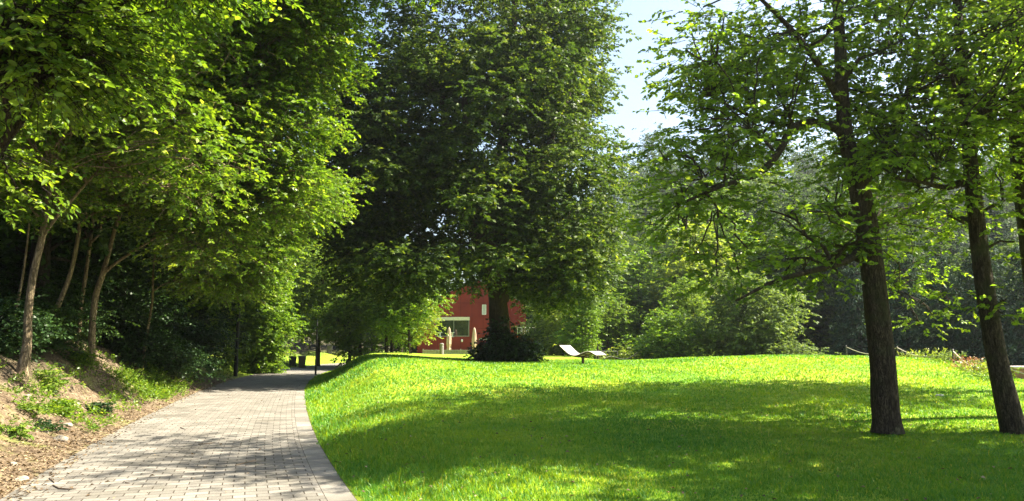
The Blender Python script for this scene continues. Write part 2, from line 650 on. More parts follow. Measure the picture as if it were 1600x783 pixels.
# a sun lamp shines along its -Z: tilt it so that -Z points away from the sun's place in the sky
from mathutils import Vector
sv = Vector((math.sin(R(SUN_AZ)) * math.cos(R(SUN_EL)), math.cos(R(SUN_AZ)) * math.cos(R(SUN_EL)), math.sin(R(SUN_EL))))
so.rotation_euler = sv.to_track_quat('Z', 'Y').to_euler()
scene.view_settings.view_transform = 'Standard'
scene.view_settings.look = 'None'
scene.view_settings.exposure = 2.5
scene.view_settings.gamma = 1.0
scene.view_settings.use_curve_mapping = False
scene.cycles.max_bounces = 8
scene.cycles.diffuse_bounces = 4
scene.cycles.glossy_bounces = 2
scene.cycles.transmission_bounces = 4
scene.cycles.volume_bounces = 0
scene.cycles.sample_clamp_indirect = 4.0
scene.cycles.use_denoising = True
scene.cycles.denoising_prefilter = 'NONE'

# ------------------------------------------------------------------ ground sheet
def ground():
    ys = np.concatenate([np.arange(-24, 2, 1.2), np.arange(2, 40, .26), np.arange(40, 100, .9), np.geomspace(100, 700, 50)])
    a = np.concatenate([np.arange(0, 5, .22), np.arange(5, 16, .45), np.arange(16, 40, 1.2), np.geomspace(40, 420, 34)])
    offs_l = -PW - a[::-1]
    offs_r = a
    mid = np.array([-PW + .02, -PW * .5, -.02])
    offs = np.concatenate([offs_l, mid, offs_r])
    Y, O = np.meshgrid(ys, offs, indexing='ij')
    X = xr(Y) + O
    # far columns must not fold over where the path bends: blend to straight columns with distance
    Z = ground_z(X + np.where(O >= 0, 1e-5, -1e-5), Y)
    ny, nx = X.shape
    V = np.stack([X, Y, Z], -1).reshape(-1, 3)
    i = (np.arange(ny - 1)[:, None] * nx + np.arange(nx - 1)[None, :])
    f = np.stack([i, i + 1, i + nx + 1, i + nx], -1).reshape(-1, 4)
    me = np_mesh('ground', V, f, 4, None, True)
    Xf, Yf, Of = X.ravel(), Y.ravel(), O.ravel()
    e = (Xf - 12.5) * .954 - (Yf - 18) * .298
    t = Xf / np.maximum(Yf, 1)
    wood = np.maximum(S(3, 9, e) * S(4, 14, Yf), S(62, 80, Yf) * S(.06, .14, t))
    wood = np.maximum(wood, S(85, 110, Yf))
    grass = np.where(Of > -PW / 2, 1 - wood, 0.0)
    # the far part of the left bank carries grass, the near part earth
    grass = np.where(Of < -PW / 2, S(33, 42, Yf) * (1 - S(2.5, 6, -PW - Of)) * .9, grass)
    A = me.attributes.new('grass', 'FLOAT', 'POINT')
    A.data.foreach_set('value', grass.astype(np.float32))
    lit = np.where(Of < -PW / 2, S(6, 2.5, -PW - Of) if False else 1 - S(1.6, 3.6, -PW - Of + 1.2 * (vnoise(Xf * .6, Yf * .6, 0, 17) - .5)), 0.0)  # earth fades early up the bank, putting the shade there into the colour
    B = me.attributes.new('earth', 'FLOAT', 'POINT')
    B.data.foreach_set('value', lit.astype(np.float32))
    m, nt, out = new_mat('ground')
    L = nt.links
    tc = N(nt, 'ShaderNodeTexCoord')
    P = tc.outputs['Object']
    n1 = N(nt, 'ShaderNodeTexNoise', Scale=.35, Detail=4.0); L.new(P, n1.inputs['Vector'])
    n2 = N(nt, 'ShaderNodeTexNoise', Scale=14.0, Detail=6.0, Roughness=.7); L.new(P, n2.inputs['Vector'])
    n3 = N(nt, 'ShaderNodeTexNoise', Scale=2.2, Detail=5.0); L.new(P, n3.inputs['Vector'])
    g1 = ramp(nt, [(.30, (.110, .24, .014)), (.52, (.20, .29, .018)), (.74, (.310, .33, .030))], n1.outputs['Fac'])
    g2 = ramp(nt, [(.30, (.45, .55, .4)), (.5, (1, 1, 1)), (.72, (1.25, 1.15, 1.1))], n2.outputs['Fac'])
    gm = N(nt, 'ShaderNodeMix', data_type='RGBA', blend_type='MULTIPLY'); gm.inputs['Factor'].default_value = 1
    L.new(g1.outputs['Color'], gm.inputs['A']); L.new(g2.outputs['Color'], gm.inputs['B'])
    # earth with leaf litter
    d1 = ramp(nt, [(.30, (.055, .037, .024)), (.46, (.115, .088, .062)), (.62, (.21, .168, .122)), (.8, (.31, .255, .19))], n2.outputs['Fac'])
    d2 = ramp(nt, [(.35, (.55, .50, .45)), (.65, (1.1, 1.08, 1.0))], n3.outputs['Fac'])
    dm = N(nt, 'ShaderNodeMix', data_type='RGBA', blend_type='MULTIPLY'); dm.inputs['Factor'].default_value = 1
    L.new(d1.outputs['Color'], dm.inputs['A']); L.new(d2.outputs['Color'], dm.inputs['B'])
    # moss and weeds patches in the earth
    ms = N(nt, 'ShaderNodeMix', data_type='RGBA')
    n4 = N(nt, 'ShaderNodeTexNoise', Scale=1.3, Detail=6.0, Roughness=.65); L.new(P, n4.inputs['Vector'])
    mf = ramp(nt, [(.54, (0, 0, 0)), (.66, (.55, .55, .55))], n4.outputs['Fac'])
    L.new(mf.outputs['Color'], ms.inputs['Factor']); L.new(dm.outputs['Result'], ms.inputs['A'])
    ms.inputs['B'].default_value = (.14, .17, .035, 1)
    # forest floor; its dark tone also paints the shade on the upper bank
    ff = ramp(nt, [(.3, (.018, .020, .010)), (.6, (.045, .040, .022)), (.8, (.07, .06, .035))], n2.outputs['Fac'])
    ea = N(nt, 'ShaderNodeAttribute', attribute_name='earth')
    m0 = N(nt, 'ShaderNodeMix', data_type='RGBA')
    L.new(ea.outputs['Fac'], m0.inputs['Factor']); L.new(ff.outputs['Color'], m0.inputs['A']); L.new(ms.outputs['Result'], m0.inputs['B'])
    ga = N(nt, 'ShaderNodeAttribute', attribute_name='grass')
    mx = N(nt, 'ShaderNodeMix', data_type='RGBA')
    L.new(ga.outputs['Fac'], mx.inputs['Factor']); L.new(m0.outputs['Result'], mx.inputs['A']); L.new(gm.outputs['Result'], mx.inputs['B'])
    b = N(nt, 'ShaderNodeBsdfPrincipled', Roughness=.9)
    b.inputs['Specular IOR Level'].default_value = .15
    L.new(mx.outputs['Result'], b.inputs['Base Color'])
    bp = N(nt, 'ShaderNodeBump', Strength=.8, Distance=.06)
    L.new(n2.outputs['Fac'], bp.inputs['Height']); L.new(bp.outputs['Normal'], b.inputs['Normal'])
    L.new(b.outputs['BSDF'], out.inputs['Surface'])
    o = link('ground', me, m)
    tag(o, kind='structure')


def path():
    ys = np.concatenate([np.arange(-14, 3, .8), np.arange(3, 85, .4)])
    us = np.linspace(0, PW, 13)
    rx = xr(ys)
    seg = np.sqrt(np.diff(rx) ** 2 + np.diff(ys) ** 2)
    v = np.concatenate([[0], np.cumsum(seg)])
    # the courses run square to the path: give each section the path's normal
    dx = np.gradient(rx, ys)
    tx, ty = dx / np.sqrt(1 + dx * dx), 1 / np.sqrt(1 + dx * dx)
    wid = PW / np.sqrt(1 + dx * dx)
    X = rx[:, None] - (ty * wid)[:, None] * (us / PW)[None, :]
    Yy = ys[:, None] + (tx * wid)[:, None] * (us / PW)[None, :]
    Z = .004 + 0 * X + .012 * (vnoise(X * .8, Yy * .8, 0, 9) - .5)
    V = np.stack([X, Yy, Z], -1).reshape(-1, 3)
    ny, nx = X.shape
    i = (np.arange(ny - 1)[:, None] * nx + np.arange(nx - 1)[None, :])
    f = np.stack([i, i + nx, i + nx + 1, i + 1], -1).reshape(-1, 4)
    me = np_mesh('path', V, f, 4, None, True)
    uv = me.uv_layers.new(name='UVMap')
    U = np.stack([np.broadcast_to(wid[:, None] * (us / PW)[None, :], X.shape), np.broadcast_to(v[:, None], X.shape)], -1).reshape(-1, 2)
    uv.data.foreach_set('uv', U[f.ravel()].astype(np.float32).ravel())
    m, nt, out = new_mat('path_pavers')
    L = nt.links
    uvn = N(nt, 'ShaderNodeUVMap', uv_map='UVMap')
    sep = N(nt, 'ShaderNodeSeparateXYZ'); L.new(uvn.outputs['UV'], sep.inputs['Vector'])

    def brick(bw, rh, mortar, vec):
        b = N(nt, 'ShaderNodeTexBrick')
        b.offset = .5
        b.inputs['Scale'].default_value = 1
        b.inputs['Brick Width'].default_value = bw
        b.inputs['Row Height'].default_value = rh
        b.inputs['Mortar Size'].default_value = mortar
        b.inputs['Mortar Smooth'].default_value = .3
        b.inputs['Bias'].default_value = 0
        b.inputs['Color1'].default_value = (.138, .130, .118, 1)
        b.inputs['Color2'].default_value = (.222, .209, .190, 1)
        b.inputs['Mortar'].default_value = (.055, .045, .035, 1)
        L.new(vec, b.inputs['Vector'])
        return b
    b1 = brick(.245, .165, .0075, uvn.outputs['UV'])
    sw = N(nt, 'ShaderNodeCombineXYZ'); L.new(sep.outputs['Y'], sw.inputs['X']); L.new(sep.outputs['X'], sw.inputs['Y'])
    b2 = brick(.5, .30, .008, sw.outputs['Vector'])
    # an edging course of long stones on either side
    lt = N(nt, 'ShaderNodeMath', operation='LESS_THAN'); L.new(sep.outputs['X'], lt.inputs[0]); lt.inputs[1].default_value = .30
    ed = lt.outputs[0]
    mx = N(nt, 'ShaderNodeMix', data_type='RGBA'); L.new(ed, mx.inputs['Factor'])
    L.new(b1.outputs['Color'], mx.inputs['A']); L.new(b2.outputs['Color'], mx.inputs['B'])
    mf = N(nt, 'ShaderNodeMix', data_type='FLOAT'); L.new(ed, mf.inputs['Factor'])
    L.new(b1.outputs['Fac'], mf.inputs['A']); L.new(b2.outputs['Fac'], mf.inputs['B'])
    tc = N(nt, 'ShaderNodeTexCoord')
    n1 = N(nt, 'ShaderNodeTexNoise', Scale=.9, Detail=6.0, Roughness=.6); L.new(tc.outputs['Object'], n1.inputs['Vector'])
    n2 = N(nt, 'ShaderNodeTexNoise', Scale=60.0, Detail=3.0); L.new(tc.outputs['Object'], n2.inputs['Vector'])
    r1 = ramp(nt, [(.28, (.62, .60, .55)), (.5, (.92, .91, .88)), (.72, (1.1, 1.09, 1.06))], n1.outputs['Fac'])
    r2 = ramp(nt, [(.3, (.82, .82, .82)), (.7, (1.1, 1.1, 1.1))], n2.outputs['Fac'])
    k1 = N(nt, 'ShaderNodeMix', data_type='RGBA', blend_type='MULTIPLY'); k1.inputs['Factor'].default_value = 1
    k2 = N(nt, 'ShaderNodeMix', data_type='RGBA', blend_type='MULTIPLY'); k2.inputs['Factor'].default_value = 1
    L.new(mx.outputs['Result'], k1.inputs['A']); L.new(r1.outputs['Color'], k1.inputs['B'])
    L.new(k1.outputs['Result'], k2.inputs['A']); L.new(r2.outputs['Color'], k2.inputs['B'])
    b = N(nt, 'ShaderNodeBsdfPrincipled', Roughness=.8)
    b.inputs['Specular IOR Level'].default_value = .25
    L.new(k2.outputs['Result'], b.inputs['Base Color'])
    inv = N(nt, 'ShaderNodeMath', operation='SUBTRACT'); inv.inputs[0].default_value = 1; L.new(mf.outputs['Result'], inv.inputs[1])
    bp = N(nt, 'ShaderNodeBump', Strength=.7, Distance=.012)
    L.new(inv.outputs[0], bp.inputs['Height']); L.new(bp.outputs['Normal'], b.inputs['Normal'])
    L.new(b.outputs['BSDF'], out.inputs['Surface'])
    tag(link('path', me, m), kind='structure')


def inside(x, y, z, margin=60):
    """roughly in the camera's view"""
    v = (z - EYE)
    d = y * CP + v * SP
    u = x / np.maximum(d, .1) * F_PX + CX
    vv = CY - (v * CP - y * SP) / np.maximum(d, .1) * F_PX
    return (u > -margin) & (u < 1600 + margin) & (vv < 783 + margin) & (d > .3)


def grass():
    rng = RNG
    # density falls with distance; blades grow wider there
    n = 420000
    y = 4.5 * np.exp(rng.uniform(0, math.log(40 / 4.5), n))
    x = rng.uniform(-.74, .74, n) * y * 1.02
    r = x - xr(y)
    e = (x - 12.5) * .954 - (y - 18) * .298
    ok = (r > -.05 + .12 * vnoise(y * 3, 0, 0, 2)) & (e < 7)
    x, y = x[ok], y[ok]
    z = ground_z(x, y)
    k = inside(x, y, z)
    x, y, z = x[k], y[k], z[k]
    r = x - xr(y)
    m = len(x)
    tall = vnoise(x * .9, y * .9, 0, 12)
    edge = np.exp(-np.abs(r - .5) / .7)
    h = (.018 + .022 * tall + .026 * vnoise(x * 4, y * 4, 0, 13) + .04 * edge) * rng.uniform(.5, 1.35, m) * (1 + np.clip((y - 10) / 60, 0, .4))
    stalk = (rng.uniform(size=m) < (.0004 + .006 * edge)) & (y < 13)
    h = np.where(stalk, rng.uniform(.09, .2, m), h)
    wd = np.where(stalk, .0025, .0035) * np.clip(y / 6, 1, 6) * rng.uniform(.7, 1.3, m)
    ang = rng.uniform(0, 2 * np.pi, m)
    lean = rng.uniform(.15, .9, m) * np.where(stalk, .4, 1)
    la = rng.uniform(0, 2 * np.pi, m)
    s = np.stack([np.cos(ang), np.sin(ang), 0 * ang], -1) * wd[:, None]
    l = np.stack([np.cos(la), np.sin(la), 0 * la], -1) * (lean * h)[:, None]
    p = np.stack([x, y, z - .004], -1)
    up = np.zeros_like(p); up[:, 2] = h
    m1 = p + up * .55 + l * .3
    tip = p + up * .95 + l
    V = np.stack([p - s, p + s, m1 + s * .8, m1 - s * .8, tip + s * .12, tip - s * .12], 1)
    b = np.arange(m)[:, None] * 6
    f = np.concatenate([b + np.array([0, 1, 2, 3]), b + np.array([3, 2, 4, 5])], 1).reshape(-1)
    c = .22 + .45 * vnoise(x * .45, y * .45, 0, 21) + .22 * (vnoise(x * 2.5, y * 2.5, 0, 22) - .4) + .16 * rng.normal(size=m) + .10 * edge
    c = np.where(stalk, rng.uniform(.6, 1, m), np.where(rng.uniform(size=m) < .008, .95, np.clip(c, 0, .85)))
    me = np_mesh('grass', V.reshape(-1, 3), f, 4, np.repeat(c, 2))
    tag(link('grass', me, GRASS), 'mown green grass blades over the sunny lawn', 'grass', kind='stuff')


def litter():
    rng = RNG
    n = 17000
    y = 4.5 * np.exp(rng.uniform(0, math.log(34 / 4.5), n))
    l = rng.exponential(1.6, n) - .25
    x = xl(y) - l
    # a few on the path's margin and in the lawn's edge
    z = ground_z(x, y)
    z = np.where(l < 0, .012, z + .008)
    k = inside(x, y, z) & (l > -.28) & (rng.uniform(size=n) < np.where(l < 0, .25, 1))
    x, y, z = x[k], y[k], z[k]
    # leaves blown over the pavers and on to the lawn
    ne = 900
    ye = 5 * np.exp(rng.uniform(0, math.log(30 / 5), ne))
    fe = rng.uniform(0, 1, ne)
    xe = np.where(fe < .22, xl(ye) + PW * rng.uniform(0, 1, ne) ** 2 * 1.0, xr(ye) + rng.exponential(5, ne))
    ze = np.where(xe < xr(ye), .014, ground_z(xe, ye) + .045)
    ke = inside(xe, ye, ze)
    x, y, z = np.concatenate([x, xe[ke]]), np.concatenate([y, ye[ke]]), np.concatenate([z, ze[ke]])
    m = len(x)
    a = rng.uniform(0, 2 * np.pi, m)
    d = np.stack([np.cos(a), np.sin(a), rng.normal(size=m) * .25], -1)
    nm = unit(np.array((0, 0, 1.)) + rng.normal(size=(m, 3)) * .35)
    me = leaves_mesh('leaf_litter', np.stack([x, y, z], -1), d, nm, rng.uniform(.025, .065, m), rng.uniform(0, 1, m) ** .8, .6, 1, .5)
    tag(link('leaf_litter', me, LITTER), 'dry brown leaf litter strewn over the earth bank', 'leaf litter', kind='stuff')


def ground_cover():
    """low leafy weeds on the bank that nobody could count"""
    rng = RNG
    C, Lf = [], []
    n = 1500
    y = 5.5 * np.exp(rng.uniform(0, math.log(42 / 5.5), n))
    l = rng.exponential(2.4, n) + .25
    x = xl(y) - l
    z = ground_z(x, y)
    pn = vnoise(x * .8, y * .8, 0, 31)
    k = inside(x, y, z) & (pn > np.where(y < 19, .545, .52))
    # a dense bright strip by the second slender trunk
    n2 = 300
    y2 = rng.uniform(19.5, 25, n2)
    l2 = rng.uniform(.35, 1.5, n2)
    x = np.concatenate([x[k], xl(y2) - l2]); y = np.concatenate([y[k], y2])
    # sunlit verge further along
    n3 = 500
    y3 = rng.uniform(40, 58, n3); l3 = rng.uniform(.2, 2.6, n3)
    x = np.concatenate([x, xl(y3) - l3]); y = np.concatenate([y, y3])
    z = ground_z(x, y)
    c = np.stack([x, y, z + .06], -1)
    o = np.tile([[0, 0, 1.0]], (len(c), 1))
    sp = rng.uniform(.03, .12, len(c)) * np.clip(y / 14, .6, 2.2)
    me, _ = foliage('ground_cover', rng, c, o, sp, 5, 6, .12, .065, -.6, .5, rng.uniform(.3, 1, len(c)), 1, .55)
    tag(link('ground_cover', me, FRESH), 'low green weeds and seedlings covering the earth bank', 'ground cover', kind='stuff')


ground()
path()
grass()
litter()
ground_cover()
#@@PART3

# ------------------------------------------------------------------ the trees one looks at
def g3(x, y, dz=0.0):
    return (x, y, gz(x, y) + dz)


# big lime tree in the middle
Yb = 36
bp = at(790, 566, Yb)
bo = g3(bp[0], Yb, -.05)
stems = [
    px_stem([(790, 578, .95), (786, 560, .72), (781, 520, .50), (778, 470, .46), (775, 440, .47), (756, 395, .38), (735, 340, .32), (712, 270, .26), (695, 180, .18), (688, 60, .10)], Yb),
    px_stem([(779, 470, .5), (784, 430, .42), (786, 380, .38), (782, 300, .34), (788, 200, .28), (800, 80, .2), (806, -60, .12), (800, -160, .06)], Yb + .3),
    px_stem([(775, 436, .42), (768, 390, .34, 35.5), (757, 330, .28, 35), (735, 260, .2, 34), (725, 150, .12, 33)], Yb),
    px_stem([(784, 400, .34), (815, 330, .24, 35.4), (845, 260, .17, 34.8), (880, 170, .1, 34.5)], Yb),
]
blobs = [px_blob(755, 20, Yb, 185, 210, 7), px_blob(765, 215, Yb, 220, 165, 7.6), px_blob(690, 345, 34.5, 165, 95, 7.0), px_blob(835, 462, Yb, 50, 32, 2.2, 1.2), px_blob(892, 440, Yb, 62, 42, 3),
         px_blob(878, 330, Yb, 98, 130, 5), px_blob(610, 250, 33, 115, 150, 5), px_blob(886, 120, Yb, 70, 160, 4.5),
         px_blob(625, 400, 32, 95, 62, 4.5), px_blob(850, 418, Yb, 100, 45, 4.5), px_blob(740, 412, 33, 120, 36, 4, .8),
         px_blob(760, -150, Yb, 140, 90, 5, .6), px_blob(556, 330, Yb, 72, 90, 4, .9), px_blob(556, 170, 35, 62, 120, 3.6, 1.0)]
build_tree('lime_tree', 'huge dark lime tree with forked trunk in the middle of the lawn', bo, stems, blobs,
           1620, 26, 11, .19, LIME, BARK_BIG, 5, spread=.60, twig=.42, droop=.35, flat=.42, zmin=bo[2] + 4.2, shell=.35,
           rmax=.2, gap=.16, gapf=.3, limbs_to=500, slope=.5)

# ivy round its foot
iv = [px_blob(792, 550, 35.2, 44, 22, 1.3), px_blob(765, 558, 35, 25, 14, .9), px_blob(815, 555, 35, 24, 18, 1.1), px_blob(785, 522, 35.5, 20, 22, .8, .5)]
r_ = np.random.default_rng(3)
c_, o_ = blob_centers(r_, iv, 420, .5)
c_[:, 2] = np.maximum(c_[:, 2], ground_z(c_[:, 0], c_[:, 1]) + .1)
iv_o = g3(*at(792, 560, 35.2)[:2])
me_, _ = foliage('leaves', r_, c_, o_, np.full(len(c_), .22), 8, 8, .2, .11, .3, .8, None, 1, .85)
shift(me_, iv_o)
rt = empty('ivy_bush', iv_o)
tag(rt, 'dark glossy ivy bush growing round the foot of the huge lime tree', 'bush')
link('leaves', me_, IVY, rt)
mb = MB()
for k in range(14):
    a = k * .45 + 2.6
    p0 = np.array((math.cos(a) * .9, math.sin(a) * .7, -.1))
    mb.tube([p0, p0 * .9 + np.array((0, 0, .5)), p0 * .75 + np.array((.1, .2, 1.1 + .1 * (k % 4)))], [.03, .022, .01], 5)
mb.build('stems', BARK_DARK, rt)

# first oak on the right
Y1 = 11.6
p1 = at(1384, 664, Y1)
o1 = g3(p1[0], Y1, -.06)
zb = o1[2]
st1 = [
    px_stem([(1387, 676, .25), (1386, 660, .215), (1383, 630, .205), (1378, 560, .19), (1370, 480, .18), (1358, 380, .165), (1346, 310, .165), (1334, 260, .14), (1322, 215, .12), (1316, 150, .105), (1312, 60, .09), (1304, -60, .07), (1296, -200, .05), (1290, -330, .03)], Y1),
    px_stem([(1330, 250, .10), (1318, 212, .085), (1300, 197, .075, 11.5), (1262, 192, .068, 11.3), (1236, 205, .062, 11.1), (1215, 240, .055, 10.9), (1185, 272, .045, 10.8), (1130, 290, .03, 10.6), (1060, 320, .018, 10.4)], Y1),
    px_stem([(1352, 360, .075), (1336, 398, .06, 11.4), (1305, 414, .05, 11.1), (1262, 425, .04, 10.8), (1210, 440, .03, 10.6), (1150, 470, .015, 10.4)], Y1),
    px_stem([(1344, 300, .10), (1362, 262, .085, 11.8), (1390, 215, .07, 12.0), (1420, 140, .055, 12.3), (1440, 60, .04, 12.5)], Y1),
    px_stem([(1262, 192, .05, 11.3), (1228, 195, .04, 11.6), (1170, 180, .03, 12), (1110, 150, .018, 12.3)], Y1),
    px_stem([(1318, 170, .07), (1285, 110, .055, 11.2), (1240, 50, .04, 10.8), (1180, -10, .025, 10.4)], Y1),
]
bl1 = [px_blob(1290, 60, 12.2, 175, 95, 2.7, 1.1), px_blob(1135, 80, Y1, 95, 75, 2.2, 1.0), px_blob(1190, 170, Y1, 110, 60, 2.2, .85),
       px_blob(1110, 215, 11.0, 75, 55, 1.8, .9), px_blob(1075, 300, 10.6, 65, 45, 1.5, 1.1), px_blob(1180, 320, 11, 105, 65, 1.8, .35),
       px_blob(1150, 410, 10.8, 115, 42, 1.5, .3), px_blob(1070, 375, 10.6, 60, 42, 1.2, .7), px_blob(1270, 400, 11.6, 70, 55, 1.6, .7), px_blob(1425, 365, 15.6, 80, 75, 1.2, 1.6),
       px_blob(1430, 435, 15.6, 50, 35, .8, 1.3), px_blob(1320, 360, 14.5, 40, 60, 1.0, .9), px_blob(1410, 180, 12.2, 85, 95, 2.2, .9), px_blob(1260, -150, 12.8, 230, 130, 2.8, .4), px_blob(1300, 300, 12.8, 60, 70, 1.2, .6)]
build_tree('oak_tree', 'lawn oak with thick dark straight trunk and long bent limb, left of the mottled one', o1, st1, bl1, 410, 12, 9, .084, OAK, BARK_OAK, 21,
           spread=.36, twig=.26, droop=.2, flat=.4, zmin=zb + 2.6, shell=.2, quads=2, rmax=.06, twigs=True, gap=.22, gapf=.9, slope=.35,
           aspect=.66, group='oaks on the lawn', extra=np.array([at(1484, 470, 15.6), at(1456, 492, 15.6), at(1438, 508, 15.5), at(1405, 440, 15.4), at(1470, 400, 15.7)]))

# second oak
Y2 = 11.7
p2 = at(1580, 670, Y2)
o2 = g3(p2[0], Y2, -.06)
st2 = [
    px_stem([(1586, 684, .22), (1583, 668, .185), (1574, 630, .17), (1560, 570, .155), (1545, 490, .14), (1532, 400, .128), (1523, 320, .118), (1516, 250, .108), (1509, 160, .09), (1500, 60, .075), (1490, -60, .05), (1485, -200, .03)], Y2),
    px_stem([(1517, 262, .06), (1498, 288, .05, 11.6), (1470, 292, .04, 11.3), (1440, 285, .03, 11), (1400, 280, .018, 10.8)], Y2),
    px_stem([(1514, 220, .065), (1540, 160, .05, 11.9), (1570, 90, .035, 12.1), (1590, 20, .02, 12.2)], Y2),
    px_stem([(1545, 488, .02), (1558, 478, .014, 11.5), (1572, 468, .008, 11.3)], Y2),
]
bl2 = [px_blob(1480, 150, Y2, 100, 90, 2.2), px_blob(1400, 225, 11.2, 75, 70, 1.6), px_blob(1540, 60, Y2, 110, 90, 2.2), px_blob(1500, -120, Y2, 150, 120, 2.8),
       px_blob(1560, 200, 12, 80, 85, 1.8), px_blob(1480, 260, 11.3, 70, 45, 1.3, .8), px_blob(1555, 330, 12.2, 50, 70, 1.3, .7)]
build_tree('oak_tree', 'lawn oak with slender mottled leaning trunk at the right, beyond the thick straight one', o2, st2, bl2, 270, 12, 9, .084, OAK, BARK_OAK, 22,
           spread=.36, twig=.26, droop=.2, flat=.45, zmin=o2[2] + 1.8, shell=.2, quads=2, rmax=.05, twigs=True, gap=.1, gapf=.9, slope=.35,
           aspect=.66, group='oaks on the lawn', extra=np.array([at(1572, 468, 11.3), at(1566, 490, 11.3)]))

# third oak, its foot just outside the picture
Y3 = 13.6
x3 = 10.35
o3 = g3(x3, Y3, -.06)
st3 = [[(x3, Y3, o3[2] - .1, .3), (x3 - .05, Y3, o3[2] + .6, .22)] + px_stem([(1632, 520, .2), (1612, 380, .19), (1596, 250, .18), (1588, 130, .165), (1578, 20, .15), (1566, -100, .12), (1556, -260, .07)], Y3)]
bl3 = [px_blob(1600, 60, 13.0, 90, 100, 1.8), px_blob(1700, -60, 13, 150, 150, 2.4), px_blob(1560, -160, Y3, 130, 100, 2.6), px_blob(1680, 200, 13, 100, 90, 1.8), px_blob(1600, -330, Y3, 170, 110, 3)]
build_tree('oak_tree', 'lawn oak whose leaning trunk only enters at the upper right edge', o3, st3, bl3, 290, 10, 9, .10, OAK, BARK_OAK, 23,
           spread=.42, twig=.28, droop=.2, flat=.45, zmin=o3[2] + 4, shell=.2, quads=1, rmax=.06, twigs=True, gap=.1, slope=.35, group='oaks on the lawn')

# oaks outside the frame to the right, whose shade falls over the near lawn
for (x, y, h, rad, sd_) in ((13.2, 9.0, 12, 3.8, 41), (15.6, 18.6, 19, 3.3, 42), (11.3, 6.9, 11, 3.1, 43)):
    o = g3(x, y, -.06)
    z0 = o[2]
    stx = [[(x, y, z0 - .1, .3), (x, y, z0 + .6, .22), (x - .1, y, z0 + 3, .19), (x - .2, y + .2, z0 + 6, .14), (x - .2, y + .1, z0 + h, .04)]]
    blx = [(x, y, z0 + h * .62, rad, rad, h * .30, 1), (x - 1.2, y + .8, z0 + h * .45, rad * .75, rad * .8, h * .16, .8), (x + .8, y - .5, z0 + h * .88, rad * .6, rad * .6, h * .2, .7)]
    lb = {41: 'broad lawn oak just outside the right edge, shading the near grass', 42: 'tall oak on the crest outside the right edge, shading the middle of the lawn', 43: 'low lawn oak nearest the viewer outside the right edge'}[sd_]
    build_tree('oak_tree', lb, o, stx, blx, 420, 13, 9, .14, OAK, BARK_OAK, sd_, spread=.42, twig=.3, zmin=z0 + 3, shell=.2, quads=1, gap=.10, group='oaks on the lawn')

# ------------------------------------------------------------------ slender trees on the left bank
def bank_tree(label, px, py, Y, stems, blobs, n, seed, lmat=HORN, leaf=.115, per=17, lv=9, spread=.34, twig=.3, gap=.1, quads=1, bark=BARK_HORN, twigs=True, droop=.35, zmin=2.5, limbs=None, shell=.25, flat=.45, name='hornbeam_tree'):
    p = at(px, py, Y)
    o = (p[0], Y, gz(p[0], Y) - .08)
    sts = []
    for i, s in enumerate(stems):
        q = [(a, b, c_, r_ * .80) for (a, b, c_, r_) in px_stem(s, Y)]
        if i == 0:
            q = [(p[0] - .03, Y, o[2] - .1, q[0][3] * 1.35)] + [t for t in q if t[2] > o[2] + .25]
        sts.append(q)
    return build_tree(name, label, o, sts, blobs, n, per, lv, leaf, lmat, bark, seed, spread=spread, twig=twig, droop=droop, flat=flat,
                      zmin=o[2] + zmin, shell=shell, quads=quads, rmax=.05, twigs=twigs, gap=gap, slope=.4, group='slender trees on the earth bank', limbs_to=limbs)


bank_tree('slender bank tree with knobbly pale forked trunk, first of the row beside the path', 35, 580, 14.5,
          [[(38, 580, .13), (42, 540, .105), (44, 490, .092), (52, 430, .085), (66, 370, .078), (72, 330, .07), (84, 260, .06), (110, 150, .045), (140, 20, .03)],
           [(64, 375, .05), (84, 345, .042), (106, 320, .036), (150, 270, .028), (220, 200, .02)]],
          [px_blob(110, 230, 14.2, 130, 80, 2, 1), px_blob(60, 120, 14, 130, 110, 2.2), px_blob(230, 160, 14, 130, 80, 2), px_blob(200, 20, 13.6, 170, 90, 2.2), px_blob(120, -130, 14, 220, 110, 3), (-3.8, 14.2, 11.6, 2.6, 3.0, 1.5, 1.1), px_blob(290, 260, 14, 80, 55, 1.4, .8), px_blob(40, 300, 14.6, 70, 40, 1.2, .8)], 560, 51)  # the world-space blob is unseen crown, added to shade the leaves below
bank_tree('slender bank tree with bowed reddish trunk set higher up, second of the row', 72, 522, 18,
          [[(70, 525, .085), (84, 495, .078), (100, 455, .07), (112, 420, .066), (122, 370, .06), (128, 320, .055), (140, 220, .045), (160, 80, .03)]],
          [px_blob(150, 250, 18, 120, 90, 2.4), px_blob(200, 110, 18, 160, 110, 2.6), px_blob(120, -20, 18, 170, 90, 2.6)], 360, 52)
bank_tree('thin pale bank tree half hidden between the bowed trunk and the forked one', 124, 512, 20.5,
          [[(124, 515, .075), (128, 470, .065), (136, 415, .06), (146, 340, .05), (160, 220, .04), (180, 60, .025)]],
          [px_blob(210, 280, 20.5, 100, 80, 2.4), px_blob(260, 150, 20.5, 140, 110, 2.6), px_blob(240, 0, 20.5, 150, 90, 2.6)], 360, 53)
